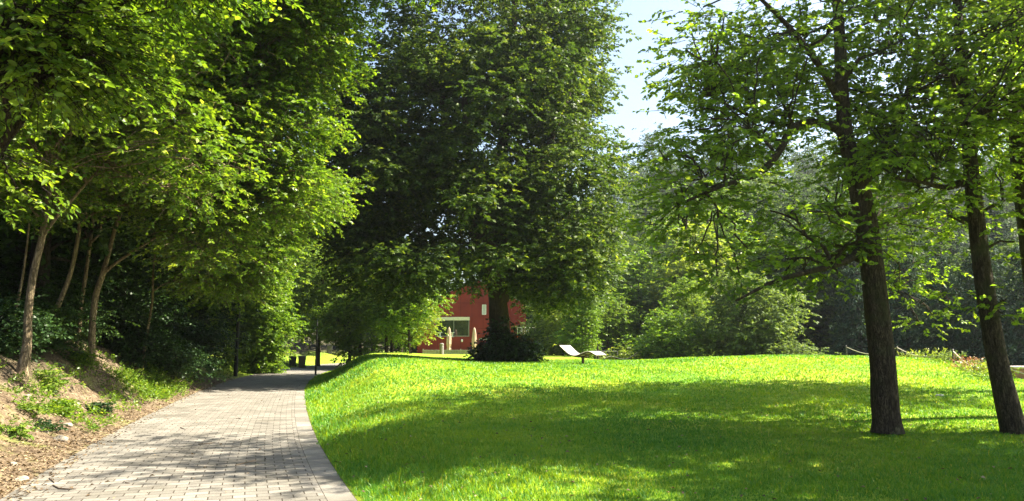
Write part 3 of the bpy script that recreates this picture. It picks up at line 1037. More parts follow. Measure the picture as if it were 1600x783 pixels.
bank_tree('slender bank tree with straight trunk forking in a V, nearest the path at the weeds', 143, 592, 19.5,
          [[(143, 592, .14), (143, 560, .115), (144, 510, .105), (150, 460, .098), (160, 430, .09), (170, 395, .07), (186, 340, .06), (230, 240, .05), (300, 110, .035), (360, 0, .02)],
           [(161, 428, .06), (180, 412, .048), (210, 392, .04), (262, 360, .032), (330, 320, .02)],
           [(230, 240, .04), (300, 210, .034), (390, 190, .024), (460, 160, .014)]],
          [px_blob(450, 60, 18.6, 110, 90, 2.4, 1.5), px_blob(415, 185, 18.6, 95, 80, 2.0, 1.4), px_blob(360, 295, 18.8, 105, 62, 1.9, 1.3), px_blob(300, 90, 19, 120, 110, 2.2),
           px_blob(320, 370, 18.8, 75, 45, 1.3, 1.1), px_blob(440, 300, 18.8, 60, 42, 1.4, 1.1), px_blob(400, -110, 19, 200, 100, 3, 1), (-3.6, 18.8, 13.2, 3.0, 3.0, 1.8, 1), px_blob(480, 10, 18.6, 95, 60, 2.0, 1.3), px_blob(280, 285, 19, 80, 55, 1.6)],  # world-space blob: extra crown out of view, added for its shade
          1150, 54, spread=.34, gap=.08)
bank_tree('thin crooked young tree standing on the dark bank right of the weeds', 226, 556, 24,
          [[(224, 560, .06), (230, 520, .05), (238, 470, .045), (240, 420, .04), (250, 360, .034), (290, 260, .025), (350, 180, .015)]],
          [px_blob(395, 405, 24, 60, 42, 1.6, 1.1), px_blob(350, 430, 23.6, 55, 32, 1.2, 1), px_blob(408, 360, 24, 58, 45, 1.7, 1.2), px_blob(485, 300, 24.4, 45, 42, 1.6, 1.1), px_blob(330, 350, 24, 90, 60, 2)], 560, 55, leaf=.11, lmat=FRESH)
bank_tree('bare leaning stem behind the first knobbly trunk', 8, 548, 16.5,
          [[(6, 552, .05), (18, 510, .042), (32, 450, .036), (40, 400, .03), (48, 330, .02)]],
          [px_blob(50, 250, 16.5, 60, 50, 1.2)], 60, 56)
# a limb from a tree standing just outside on the left
bank_tree('dark tree outside the left edge whose limb and fresh twigs hang in at the top', -260, 690, 7.2,
          [[(-260, 700, .2), (-240, 560, .17), (-190, 430, .14), (-110, 330, .12), (-30, 262, .10), (12, 215, .05), (40, 180, .035), (70, 120, .022), (100, 50, .014), (150, -60, .01)],
           [(-110, 330, .05), (-60, 120, .04), (30, 60, .025), (120, 40, .02), (210, 24, .012), (300, 4, .008)]],
          [px_blob(-150, 60, 7.2, 160, 140, 1.4), px_blob(60, -60, 7, 140, 70, 1.1, .8), px_blob(-100, 260, 7.4, 90, 60, 1, .6), px_blob(200, -90, 6.5, 180, 60, 1.0, .8), px_blob(80, 80, 6.6, 100, 75, .7, 1.5), px_blob(195, 5, 5.8, 34, 28, .2, .8)], 250, 57, spread=.26, leaf=.075, quads=2, bark=BARK_DARK)

# taller trees deeper on the bank, closing the left side
def deep_tree(label, px, Y, h, rad, seed, lmat=DARKL, n=330, leaf=.15, zlow=.28, bark=BARK_DARK, group='tall trees deep on the bank', per=9, lv=9, gap=.08, name='forest_tree', lean=0.0, base=None, rel=(1, 1)):
    x = (px - CX) / F_PX * Y if base is None else base[0]
    y = Y if base is None else base[1]
    o = g3(x, y, -.1)
    z0 = o[2]
    rr = random.Random(seed)
    stx = [[(x, y, z0 - .15, .035 * h * .6), (x + rr.uniform(-.1, .1), y, z0 + .25 * h, .018 * h * .75), (x + lean * .5 + rr.uniform(-.3, .3), y, z0 + .6 * h, .012 * h * .7), (x + lean, y, z0 + .96 * h, .02)]]
    blx = []
    for k in range(5):
        f = zlow + (1 - zlow) * (k + .5) / 5
        prof = math.sin(math.pi * min(1, max(.12, (f - zlow) / (1 - zlow) * .82 + .12))) ** .7
        q = rad * prof
        blx.append((x + lean * f + rr.uniform(-.3, .3) * rad, y + rr.uniform(-.25, .25) * rad, z0 + f * h, q * rel[0], q * rel[1], h * .17, 1))
    n, per = max(60, int(n * .5)), int(per * 2.2)
    return build_tree(name, label, o, stx, blx, n, per, lv, leaf, lmat, bark, seed, spread=.10 * rad + .16, twig=.34, droop=.3, flat=.5,
                      zmin=z0 + zlow * h * .7, shell=.35, quads=1, gap=gap, limbs_to=min(n, 120), group=group)


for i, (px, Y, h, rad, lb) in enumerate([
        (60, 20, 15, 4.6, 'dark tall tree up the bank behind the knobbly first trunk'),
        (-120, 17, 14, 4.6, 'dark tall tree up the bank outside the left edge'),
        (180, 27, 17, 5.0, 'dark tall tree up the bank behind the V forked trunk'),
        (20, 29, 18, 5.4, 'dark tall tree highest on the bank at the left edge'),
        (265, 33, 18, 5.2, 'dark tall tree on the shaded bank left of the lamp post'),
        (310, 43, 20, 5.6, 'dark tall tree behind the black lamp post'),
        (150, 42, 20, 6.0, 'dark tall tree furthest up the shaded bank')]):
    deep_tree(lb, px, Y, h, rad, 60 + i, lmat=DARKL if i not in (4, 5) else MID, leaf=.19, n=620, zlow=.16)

# shrubs and young trees in the sun left of the path
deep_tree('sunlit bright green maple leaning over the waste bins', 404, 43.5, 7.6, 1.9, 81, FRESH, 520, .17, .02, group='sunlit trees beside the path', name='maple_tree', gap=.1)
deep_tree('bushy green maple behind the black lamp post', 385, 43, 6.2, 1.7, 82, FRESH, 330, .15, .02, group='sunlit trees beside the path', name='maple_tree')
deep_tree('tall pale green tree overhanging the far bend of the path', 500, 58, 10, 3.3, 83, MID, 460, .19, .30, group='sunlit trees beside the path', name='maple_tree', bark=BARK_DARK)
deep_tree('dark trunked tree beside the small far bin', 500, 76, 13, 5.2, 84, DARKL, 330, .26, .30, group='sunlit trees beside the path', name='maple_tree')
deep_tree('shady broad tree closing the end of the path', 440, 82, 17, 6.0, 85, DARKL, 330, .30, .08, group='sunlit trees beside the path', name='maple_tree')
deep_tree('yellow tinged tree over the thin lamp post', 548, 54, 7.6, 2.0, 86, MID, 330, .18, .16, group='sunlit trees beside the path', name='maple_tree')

# row of small trees on the upper path, left of the red house
for i, (px, Y, h, rad, lm, lb) in enumerate([
        (566, 58, 7.2, 1.9, FRESH, 'small slim tree at the left end of the row before the red house'),
        (606, 52, 6.9, 2.0, MID, 'small dark stemmed tree, second of the row before the red house'),
        (614, 56, 7.6, 2.2, MID, 'small tree close behind the second one of the row'),
        (628, 60, 8.0, 2.3, FRESH, 'small tree in the middle of the row before the red house'),
        (640, 50, 6.3, 1.9, FRESH, 'small round tree of the row, right of the two dark stems'),
        (643, 54, 6.2, 1.6, YELL, 'bright yellow green tree at the row end touching the red house')]):
    deep_tree(lb, px, Y, h, rad, 90 + i, lm, 240, .15, .22, group='row of small trees before the red house', name='small_tree')
deep_tree('big shaded tree behind the row of small trees', 585, 86, 15, 6.5, 97, DARKL, 330, .30, .10, group='shaded trees behind the row', name='forest_tree')
deep_tree('second big shaded tree behind the row, nearer the house', 640, 92, 11, 5.5, 98, DARKL, 300, .30, .06, group='shaded trees behind the row', name='forest_tree')

# right of the lime tree: shrubs and trees round the far edge of the lawn
def shrub(label, px, Y, h, rad, seed, lm, n=260, leaf=.13, name='shrub', group='shrubs beyond the lawn', rel=(1, .9)):
    o = deep_tree(label, px, Y, h, rad, seed, lm, n, leaf, .0, group=group, name=name, gap=.05, rel=rel)
    o['category'] = 'shrub' if 'tree' not in name else 'tree'
    for ch in o.children:
        ch.name = ('stems' if ch.name.startswith('trunk') else 'leaves') if 'tree' not in name else ch.name
    return o


shrub('feathery yellow green willow shrub right of the low red wall', 850, 60, 4.6, 1.7, 101, SILV, 260, .12, 'willow_shrub')
shrub('yellow feathery shrub between the low red wall and the lounger', 880, 58, 5.2, 1.6, 102, YELL, 260, .12, 'willow_shrub')
deep_tree('slim young tree standing behind the wavy lounger', 908, 52, 4.6, 1.25, 103, FRESH, 200, .13, .12, group='trees beyond the lawn', name='young_tree')
deep_tree('dark round headed tree above the dark post', 946, 58, 5.9, 1.9, 104, MID, 280, .16, .36, group='trees beyond the lawn', name='young_tree')
shrub('low bright yellow shrub right of the dark post', 987, 50, 1.7, 1.6, 105, YELL, 200, .11, 'low_shrub', rel=(1.2, .8))
shrub('dark low shrub at the foot of the bright yellow one', 1012, 47, 1.1, 1.3, 106, IVY, 130, .10, 'low_shrub', rel=(1.3, .8))
shrub('rounded grey green bush, left of the two big ones', 1040, 46, 4.0, 1.8, 107, FRESH, 330, .13, 'round_bush')
shrub('tall green bush with a pointed head between the two big ones', 1080, 52, 6.6, 2.4, 108, MID, 360, .15, 'round_bush')
deep_tree('wide silver leaved tree on a single dark stem, low over the lawn crest', 1165, 46, 6.6, 3.1, 109, SILV, 520, .19, .04, group='trees beyond the lawn', name='whitebeam_tree', bark=BARK_DARK, gap=.08)
shrub('silvery bush drooping at the right end of the shrubs', 1215, 44.5, 2.6, 2.0, 110, SILV, 260, .13, 'round_bush')
#@@PART4

# ------------------------------------------------------------------ trees one can tell apart behind the lawn
for i, (px, Y, h, rad, lm, lb) in enumerate([
        (905, 84, 13, 5.0, DARKL, 'dark broad tree behind the slim young tree'),
        (962, 92, 17, 5.5, DARKL, 'tall hazy green tree at the foot of the wooded hill'),
        (1010, 80, 13, 4.6, MID, 'rounded mid green tree on the lower hill slope'),
        (1055, 74, 14, 4.8, FRESH, 'bright green tree on the slope above the pointed bush'),
        (1110, 82, 17, 5.5, FRESH, 'tall bright green tree seen under the long bent oak limb'),
        (1000, 62, 9.5, 2.8, FRESH, 'sunlit tree with rounded top left of the pointed bush'),
        (1090, 60, 12, 3.4, YELL, 'yellow green tree rising behind the pointed bush'),
        (1150, 62, 13, 3.6, FRESH, 'sunlit green tree rising behind the silver leaved one'),
        (1215, 58, 10, 3.0, FRESH, 'sunlit green tree between the silver leaved one and the thick oak trunk'),
        (1180, 76, 14, 5.0, DARKL, 'dark green tree above the silver leaved one'),
        (1250, 86, 15, 5.2, DARKL, 'dark tree left of the thick oak trunk'),
        (840, 98, 12, 5.0, DARKL, 'dark tree beyond the low red wall')]):
    deep_tree(lb, px, Y, h, rad, 120 + i, lm, 360, .27, .05, group='trees at the foot of the hill', name='forest_tree', gap=.12)

# shaded wood across the little valley on the right: individual trees in front ...
protos = {}
def conifer(label, x, y, h, rad, seed, group, leaf=.24):
    o = g3(x, y, -.2)
    rng = np.random.default_rng(seed)
    P, D, Ws = [], [], []
    sk = Skel()
    sk.line([(o[0], o[1], o[2] - .2), (o[0], o[1], o[2] + h * .5), (o[0], o[1], o[2] + h)], [.018 * h, .012 * h, .01])
    nw = int(h * 1.9)
    for i in range(nw):
        f = .06 + .93 * i / nw
        L = rad * (1 - f) ** .85 * rng.uniform(.8, 1.1) + .12
        nb = rng.integers(6, 9)
        a0 = rng.uniform(0, 6.28)
        for j in range(nb):
            a = a0 + 2 * np.pi * j / nb + rng.normal() * .15
            Lb = L * rng.uniform(.7, 1.15)
            dr = np.array((math.cos(a), math.sin(a), 0))
            base = np.array((o[0], o[1], o[2] + f * h))
            m = max(2, int(Lb / .28))
            for k_ in range(1, m + 1):
                u = k_ / m
                P.append(base + dr * Lb * u + np.array((0, 0, .10 * Lb * u - .42 * Lb * u * u)))
                D.append(dr + np.array((0, 0, -.35 * u)))
                Ws.append(.10 + .12 * Lb * (1 - .5 * u) / max(rad, .1))
            sk.lines.append((np.array([base, base + dr * Lb * .5, base + dr * Lb * .95 - np.array((0, 0, .30 * Lb))]), np.array([.03, .02, .008]), 3))
    P, D, Ws = np.array(P), np.array(D), np.array(Ws)
    T = np.clip(rng.uniform(.0, .6, len(P)) + .3 * vnoise(P[:, 0], P[:, 1], P[:, 2], 9), 0, 1)
    me, _ = foliage('crown', rng, P, D * 3, Ws, 3, 8, .40, leaf, .7, .25, T, 1, .30)
    shift(me, o)
    root = empty('spruce_tree', o)
    tag(root, label, 'tree', group)
    link('trunk', sk.mesh('trunk', o), BARK_DARK, root)
    link('crown', me, CONIF, root)
    return root


GW = 'trees of the shaded wood across the valley'
k = 0
for (px, Y, h, rad, typ, lb) in [
        (1235, 57, 11, 3.6, 'd', 'shaded wood tree left of the thick oak trunk, low over the crest'),
        (1290, 62, 14, 3.0, 'c', 'dark spruce in the shaded wood just left of the thick oak trunk'),
        (1330, 56, 10, 3.6, 'd', 'shaded wood tree directly behind the first fence post'),
        (1395, 60, 13, 3.8, 'd', 'shaded wood tree behind the thick oak trunk'),
        (1430, 66, 16, 3.2, 'c', 'dark spruce right of the thick oak trunk'),
        (1450, 54, 9, 3.3, 'd', 'low leafy wood tree behind the sagging rope'),
        (1490, 60, 15, 3.2, 'c', 'dark spruce left of the slender mottled trunk'),
        (1520, 52, 9, 3.4, 'd', 'shaded wood tree behind the red weeds'),
        (1565, 58, 15, 3.2, 'c', 'dark spruce behind the slender mottled trunk'),
        (1600, 50, 10, 3.6, 'd', 'shaded wood tree at the right edge over the bench'),
        (1415, 47, 9, 2.9, 'c', 'feathery spruce nearest the second rope post'),
        (1475, 44, 8.5, 2.8, 'c', 'feathery spruce between the rope posts, before the taller dark ones'),
        (1540, 42, 9.5, 3.0, 'c', 'feathery spruce behind the red weeds'),
        (1610, 40, 9, 2.9, 'c', 'feathery spruce over the bench at the right edge'),
        (1340, 50, 8.5, 2.8, 'c', 'feathery spruce just left of the thick oak trunk'),
        (1680, 54, 14, 3.8, 'd', 'shaded wood tree outside the right edge')]:
    k += 1
    x = (px - CX) / F_PX * Y
    if typ == 'c':
        conifer(lb, x, Y, h, rad, 200 + k, GW)
    else:
        deep_tree(lb, px, Y, h, rad, 200 + k, HILLW if k % 3 else DARKL, 420, .24, .02, group=GW, name='forest_tree', gap=.05)

# ... and the mass of the wood on the hill behind
def wood():
    rng = RNG
    C, Sp, T, Out = [], [], [], []
    n = 0
    tries = 0
    while n < 520 and tries < 20000:
        tries += 1
        y = math.sqrt(rng.uniform(62 ** 2, 215 ** 2))
        t = rng.uniform(-.5, 1.05)
        x = t * y
        if t < .13 and y < 112: continue
        if .13 <= t < .33 and y < 88: continue
        if t >= .33 and y < 64: continue
        if -.62 * y > x: continue
        z = gz(x, y)
        h = rng.uniform(9, 17)
        rad = h * rng.uniform(.20, .30)
        con = vnoise(x * .04, y * .04, 0, 44) > .55
        m = 34
        if con:
            f = rng.uniform(.15, 1, m); a = rng.uniform(0, 2 * np.pi, m)
            rr = rad * .8 * (1 - f) ** .8
            c = np.stack([x + rr * np.cos(a), y + rr * np.sin(a), z + f * h * 1.15], -1)
            o = np.stack([np.cos(a), np.sin(a), -.3 + 0 * a], -1)
        else:
            u = unit(rng.normal(size=(m, 3)))
            c = np.array((x, y, z + h * .58)) + u * np.array((rad, rad, h * .40)) * rng.uniform(.7, 1, m)[:, None]
            o = u
        C.append(c); Out.append(o); Sp.append(np.full(m, .32 * rad)); T.append(np.full(m, rng.uniform(.05, 1.0) * (.35 if con else 1) * (.45 if t > .4 else 1.15)))  # the bearing factor paints the right slope's shade into the leaf colour
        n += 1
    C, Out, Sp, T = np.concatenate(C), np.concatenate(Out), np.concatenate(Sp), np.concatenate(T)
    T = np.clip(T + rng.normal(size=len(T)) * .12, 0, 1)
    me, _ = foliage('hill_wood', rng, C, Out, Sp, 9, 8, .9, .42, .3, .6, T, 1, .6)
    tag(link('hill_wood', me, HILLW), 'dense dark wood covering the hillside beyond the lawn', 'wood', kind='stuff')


wood()

# spruce tips on the skyline in the gap of sky
for (px, Y, h, lb) in ((1003, 176, 15, 'tall hazy spruce on the skyline left of the other two'), (1016, 180, 12, 'small hazy spruce between two taller ones on the skyline'), (1036, 178, 13, 'hazy spruce on the skyline nearest the oak leaves')):
    conifer(lb, (px - CX) / F_PX * Y, Y, h, 2.6, 260 + px, 'spruces on the skyline')

# ------------------------------------------------------------------ the red house
RED = None
def red_mat():
    m, nt, out = new_mat('red_cladding')
    L = nt.links
    tc = N(nt, 'ShaderNodeTexCoord')
    sp = N(nt, 'ShaderNodeSeparateXYZ'); L.new(tc.outputs['Object'], sp.inputs['Vector'])
    cb = N(nt, 'ShaderNodeCombineXYZ'); L.new(sp.outputs['X'], cb.inputs['Y']); L.new(sp.outputs['Z'], cb.inputs['X'])
    ad = N(nt, 'ShaderNodeMath', operation='ADD'); L.new(sp.outputs['X'], ad.inputs[0]); L.new(sp.outputs['Y'], ad.inputs[1])
    L.new(ad.outputs[0], cb.inputs['Y'])
    b = N(nt, 'ShaderNodeTexBrick')
    b.offset = 0
    for k_, v in (('Scale', 1), ('Brick Width', 2.6), ('Row Height', 1.15), ('Mortar Size', .018), ('Mortar Smooth', .1)):
        b.inputs[k_].default_value = v
    b.inputs['Color1'].default_value = (.190, .025, .015, 1)
    b.inputs['Color2'].default_value = (.215, .030, .018, 1)
    b.inputs['Mortar'].default_value = (.08, .012, .011, 1)
    L.new(cb.outputs['Vector'], b.inputs['Vector'])
    no = N(nt, 'ShaderNodeTexNoise', Scale=.8, Detail=4.0); L.new(tc.outputs['Object'], no.inputs['Vector'])
    rp = ramp(nt, [(.3, (.82, .8, .8)), (.7, (1.12, 1.1, 1.1))], no.outputs['Fac'])
    mx = N(nt, 'ShaderNodeMix', data_type='RGBA', blend_type='MULTIPLY'); mx.inputs['Factor'].default_value = 1
    L.new(b.outputs['Color'], mx.inputs['A']); L.new(rp.outputs['Color'], mx.inputs['B'])
    p = N(nt, 'ShaderNodeBsdfPrincipled', Roughness=.7)
    p.inputs['Specular IOR Level'].default_value = .12
    L.new(mx.outputs['Result'], p.inputs['Base Color'])
    L.new(p.outputs['BSDF'], out.inputs['Surface'])
    return m


RED = red_mat()
CREAM = plain('cream_trim', (.66, .60, .48), .6)
WHITE = plain('white_paint', (.75, .73, .70), .5)
GREY = plain('grey_metal', (.22, .22, .22), .45, .3)
ROOF = plain('roof_sheet', (.20, .20, .21), .5)
GLASS, nt_, out_ = new_mat('window_glass')
b_ = N(nt_, 'ShaderNodeBsdfPrincipled', Roughness=.04)
b_.inputs['Base Color'].default_value = (.012, .018, .016, 1)
b_.inputs['Specular IOR Level'].default_value = .9
nt_.links.new(b_.outputs['BSDF'], out_.inputs['Surface'])

YH = 75.0
mpp = YH / F_PX
hx0, hx1 = at(652, 540, YH)[0], at(822, 540, YH)[0]
gzh = gz(-4, YH)
z_eave, z_peak = at(650, 476, YH)[2], at(745, 438, YH)[2]
xp = at(748, 438, YH)[0]
hx = (hx0 + hx1) / 2
ho = (hx, YH, gzh - .1)
root = empty('red_house', ho)
tag(root, 'dark red clad gabled house with a wide window behind the lime trunk', 'house')
def LH(x, y, z):
    return (x - ho[0], y - ho[1], z - ho[2])
DEPTH = 14
wx0, wz0 = at(680, 526, YH)[0], at(680, 526, YH)[2]
wx1, wz1 = at(733.5, 496, YH)[0], at(733.5, 496, YH)[2]
# gable wall as a ring of pieces round the big window opening, then the sides and the back
mb = MB()
T_ = .3
def wall_poly(pts):
    n = len(pts)
    v = [LH(x, YH, z) for x, z in pts] + [LH(x, YH + T_, z) for x, z in pts]
    mb.add(v, [tuple(range(n)), tuple(reversed(range(n, 2 * n)))] + [(i, i + n, (i + 1) % n + n, (i + 1) % n) for i in range(n)])
def roof_z(x):
    return z_eave + (z_peak - z_eave) * ((x - hx0) / (xp - hx0) if x < xp else (hx1 - x) / (hx1 - xp))
wall_poly([(hx0, gzh - .3), (hx1, gzh - .3), (hx1, wz0), (hx0, wz0)])
wall_poly([(hx0, wz0), (wx0, wz0), (wx0, wz1), (hx0, wz1)])
wall_poly([(wx1, wz0), (hx1, wz0), (hx1, wz1), (wx1, wz1)])
wall_poly([(hx0, wz1), (hx1, wz1), (hx1, z_eave), (xp, z_peak), (hx0, z_eave)])
mb.box(LH(hx0 + .15, YH + T_ + DEPTH / 2, (gzh + z_eave) / 2), (.3, DEPTH, z_eave - gzh))
mb.box(LH(hx1 - .15, YH + T_ + DEPTH / 2, (gzh + z_eave) / 2), (.3, DEPTH, z_eave - gzh))
mb.box(LH((hx0 + hx1) / 2, YH + DEPTH, (gzh + z_eave) / 2), (hx1 - hx0 - .62, .3, z_eave - gzh))
mb.build('wall', RED, root)
mb = MB()
for a, b2 in ((hx0 - .02, xp), (xp, hx1 + .02)):
    za, zb2 = (z_eave, z_peak) if b2 == xp else (z_peak, z_eave)
    v = []
    for yy in (YH - .06, YH + DEPTH + .5):
        v += [LH(a, yy, za + .004), LH(b2, yy, zb2 + .004), LH(b2, yy, zb2 + .15), LH(a, yy, za + .15)]
    mb.add(v, [(0, 1, 2, 3), (7, 6, 5, 4), (0, 4, 5, 1), (1, 5, 6, 2), (2, 6, 7, 3), (3, 7, 4, 0)])
mb.build('roof', ROOF, root)
# big window
fr = MB()
fw = .09
cxw, czw = (wx0 + wx1) / 2, (wz0 + wz1) / 2
fr.box(LH(cxw, YH + .1, wz0 + fw / 2), (wx1 - wx0, .18, fw))
fr.box(LH(wx0 + fw / 2, YH + .1, czw), (fw, .18, wz1 - wz0 - 2 * fw))
fr.box(LH(wx1 - fw / 2, YH + .1, czw), (fw, .18, wz1 - wz0 - 2 * fw))
fr.box(LH(cxw, YH + .1, wz1 - fw / 2), (wx1 - wx0, .18, fw))
fr.box(LH(at(709, 510, YH)[0], YH + .1, czw), (.07, .16, wz1 - wz0 - 2 * fw))
wo = fr.build('window', GREY, root)
g = MB().box(LH(cxw, YH + .12, czw - .1), (wx1 - wx0 - 2 * fw, .02, wz1 - wz0 - 2 * fw - .2))
g.build('pane', GLASS, wo)
MB().box(LH(cxw, YH - .02, wz1 - .13), (wx1 - wx0 + .05, .10, .34)).build('window_header', CREAM, root)
for px in (688, 707):
    c = at(px, 522, YH)
    mb = MB().box(LH(c[0], YH - .2, wz0 + .40), (.42, .30, .05)).box(LH(c[0], YH - .2, wz0 + .2), (.10, .10, .38)).box(LH(c[0], YH - .15, wz0 - .02), (.36, .3, .05))
    mb.build('sill_lamp', WHITE, root)
c = at(756.5, 484, YH)
w2 = MB()
for dx, dz, sx, sz in ((0, .48, .42, .07), (0, -.48, .42, .07), (-.18, 0, .07, .9), (.18, 0, .07, .9)):
    w2.box(LH(c[0] + dx, YH - .02, c[2] + dz), (sx, .1, sz))
wo = w2.build('window', WHITE, root)
MB().box(LH(c[0], YH - .01, c[2]), (.3, .03, .9)).build('pane', plain('pale_blind', (.5, .5, .5), .3), wo)
c = at(760, 530, YH)
MB().box(LH(c[0], YH - .01, c[2]), (1.5, .05, .18)).build('trim_board', WHITE, root)
c = at(722, 532, YH)
MB().lathe(LH(c[0], YH - .1, c[2] - .15), [(.03, 0), (.09, .02), (.10, .2), (.04, .26)], 8).build('wall_lamp', WHITE, root)
c = at(812, 519, YH)
w3 = MB().box(LH(c[0], YH - .02, c[2]), (.5, .08, 1.0))
wo = w3.build('window', WHITE, root)
MB().box(LH(c[0], YH - .065, c[2]), (.38, .02, .86)).build('pane', GLASS, wo)

# low red wall with white railing right of the house
Yw = 70
a, b2 = at(803, 524, Yw), at(837, 524, Yw)
zt = a[2]
zg = gz(a[0], Yw)
o = (b2[0], Yw, zg)
rt = empty('garden_wall', o)
tag(rt, 'low dark red wall beside the house with a white railing on top', 'wall')
MB().box(((a[0] - b2[0]) / 2 - .4, 0, (zt - zg) / 2), (b2[0] - a[0] + .8, .3, zt - zg + .1)).box((-.15, 3.2, (zt - zg) / 2), (.3, 6.0, zt - zg + .1)).build('wall', RED, rt, bevel=.02)
mb = MB()
xa, xb2 = at(814, 520, Yw)[0] - o[0], at(836, 520, Yw)[0] - o[0]
for k in range(9):
    xx = xa + (xb2 - xa) * k / 8
    mb.tube([(xx, 0, zt - zg + .05), (xx, 0, zt - zg + .72)], .02, 5)
mb.tube([(xa, 0, zt - zg + .72), (xb2, 0, zt - zg + .72)], .03, 6)
mb.build('railing', WHITE, rt)

# terrace edge of grey boards and a bollard in front of it
Yt = 68
xa, xb2 = at(660, 557, Yt)[0], at(750, 557, Yt)[0]
zg = gz((xa + xb2) / 2, Yt)
o = ((xa + xb2) / 2, Yt, zg)
rt = empty('terrace_fence', o)
tag(rt, 'low weathered grey board fence edging the terrace before the red house', 'fence')
WOOD = plain('weathered_wood', (.30, .27, .23), .8, var=.3, scale=5)
mb = MB()
n_ = 34
for k in range(n_):
    xx = (xa - xb2) / 2 + (xb2 - xa) * (k + .5) / n_
    mb.box((xx, 0, .20), ((xb2 - xa) / n_ * .86, .03, .40 + .02 * (k % 3)))
mb.build('board_panel', WOOD, rt)
MB().box((0, -.035, .34), (xb2 - xa, .035, .07)).build('rail', WOOD, rt)
for s_ in (-1, -.33, .33, 1):
    MB().box((s_ * (xb2 - xa) / 2 * .98, .06, .24), (.09, .09, .5)).build('post', WOOD, rt)
c = at(690, 560, 62)
zg = gz(c[0], 62)
mb = MB().lathe((0, 0, -.05), [(.17, 0), (.17, .72), (.15, .76), (.15, .80), (.18, .82), (.18, .92), (.10, .98)], 12)
tag(mb.build('bollard', plain('stone_grey', (.16, .15, .14), .8), loc=(c[0], 62, zg)), 'short grey round bollard left of the folded parasols', 'bollard')

# folded parasols
CLOTH = plain('parasol_cloth', (.44, .32, .24), .8, var=.08)
POLE = plain('pole_wood', (.25, .16, .09), .6)
for px, lb in ((701.5, 'folded beige parasol under the wide window of the red house'), (741, 'folded beige parasol right of the wide window, close to the lime trunk')):
    c = at(px, 540, 71)
    zg = gz(c[0], 71)
    rt = empty('folded_parasol', (c[0], 71, zg))
    tag(rt, lb, 'parasol', 'folded parasols on the terrace')
    MB().tube([(0, 0, 0), (0, 0, 2.55)], .028, 8).build('pole', POLE, rt)
    MB().box((0, 0, .03), (.6, .6, .06)).lathe((0, 0, .06), [(.06, 0), (.05, .35)], 10).build('base', GREY, rt, bevel=.01)
    v, f = [], []
    prof = [(.04, 2.5), (.10, 2.35), (.15, 1.9), (.20, 1.4), (.23, .9), (.16, .55), (.20, .4)]
    nn = 24
    for i, (r_, z) in enumerate(prof):
        for k_ in range(nn):
            an = 2 * math.pi * k_ / nn
            q = r_ * (1 + .28 * math.cos(an * 6 + i * .25) * min(1, i * .5))
            v.append((q * math.cos(an), q * math.sin(an), z - (.12 * (k_ % 4 == 0) if i == len(prof) - 1 else 0)))
    for i in range(len(prof) - 1):
        for k_ in range(nn):
            f.append((i * nn + k_, i * nn + (k_ + 1) % nn, (i + 1) * nn + (k_ + 1) % nn, (i + 1) * nn + k_))
    f.append(tuple(range(nn)))
    MB().add(v, f).build('canopy', CLOTH, rt)

# ------------------------------------------------------------------ wavy lounger
RUST = plain('rust_metal', (.075, .05, .042), .5, .3)
SLAT = plain('pale_slats', (.44, .40, .40), .45, var=.06)
def lounger(name, label, x, y, rz, group):
    o = g3(x, y, 0)
    rt = empty(name, o, rz)
    tag(rt, label, 'lounger', group)
    pr = np.array([(0, .74), (.2, .60), (.4, .46), (.6, .36), (.78, .325), (.95, .325), (1.1, .36), (1.27, .42), (1.45, .48), (1.6, .50), (1.75, .485), (1.9, .42), (2.06, .345)])
    t = np.linspace(0, len(pr) - 1, 44)
    px_ = np.interp(t, np.arange(len(pr)), pr[:, 0]); pz = np.interp(t, np.arange(len(pr)), pr[:, 1])
    kk = np.ones(5) / 5
    pz = np.convolve(np.pad(pz, 2, mode='reflect', reflect_type='odd'), kk, 'valid')
    W = .66
    mb = MB()
    for i in range(len(t) - 1):
        cx_, cz_ = (px_[i] + px_[i + 1]) / 2, (pz[i] + pz[i + 1]) / 2
        ln = math.hypot(px_[i + 1] - px_[i], pz[i + 1] - pz[i])
        an = math.atan2(-(pz[i + 1] - pz[i]), px_[i + 1] - px_[i])
        mb.box((cx_ - 1.05, 0, cz_ + .022), (ln * .74, W, .022), ry=an)
    mb.build('slats', SLAT, rt)
    for s_ in (-1, 1):
        m2 = MB()
        v, f = [], []
        for i in range(len(t)):
            for dy in (-.02, .02):
                for dz in (-.035, .009):
                    v.append((px_[i] - 1.05, s_ * (W / 2 - .05) + dy, pz[i] + dz))
        for i in range(len(t) - 1):
            a, b3 = i * 4, i * 4 + 4
            f += [(a, b3, b3 + 1, a + 1), (a + 2, a + 3, b3 + 3, b3 + 2), (a, a + 2, b3 + 2, b3), (a + 1, b3 + 1, b3 + 3, a + 3)]
        f += [(0, 1, 3, 2), (len(v) - 4, len(v) - 2, len(v) - 1, len(v) - 3)]
        m2.add(v, f).build('side_rail', RUST, rt)
    MB().tube([(-.02, -W / 2 + .03, .295), (-.02, W / 2 - .03, .295)], .035, 8).tube([(.3, -W / 2 + .03, .40), (.3, W / 2 - .03, .40)], .025, 6).tube([(0, 0, .30), (.30, 0, .39)], .03, 6).build('cross_bar', RUST, rt)
    MB().lathe((0, 0, 0), [(.065, -.05), (.06, .2), (.075, .25), (.11, .29), (.06, .30)], 14).build('pedestal', RUST, rt, smooth=False)
    MB().lathe((0, 0, 0), [(.17, -.02), (.17, .012), (.15, .02)], 16).build('base_plate', RUST, rt)
    return rt


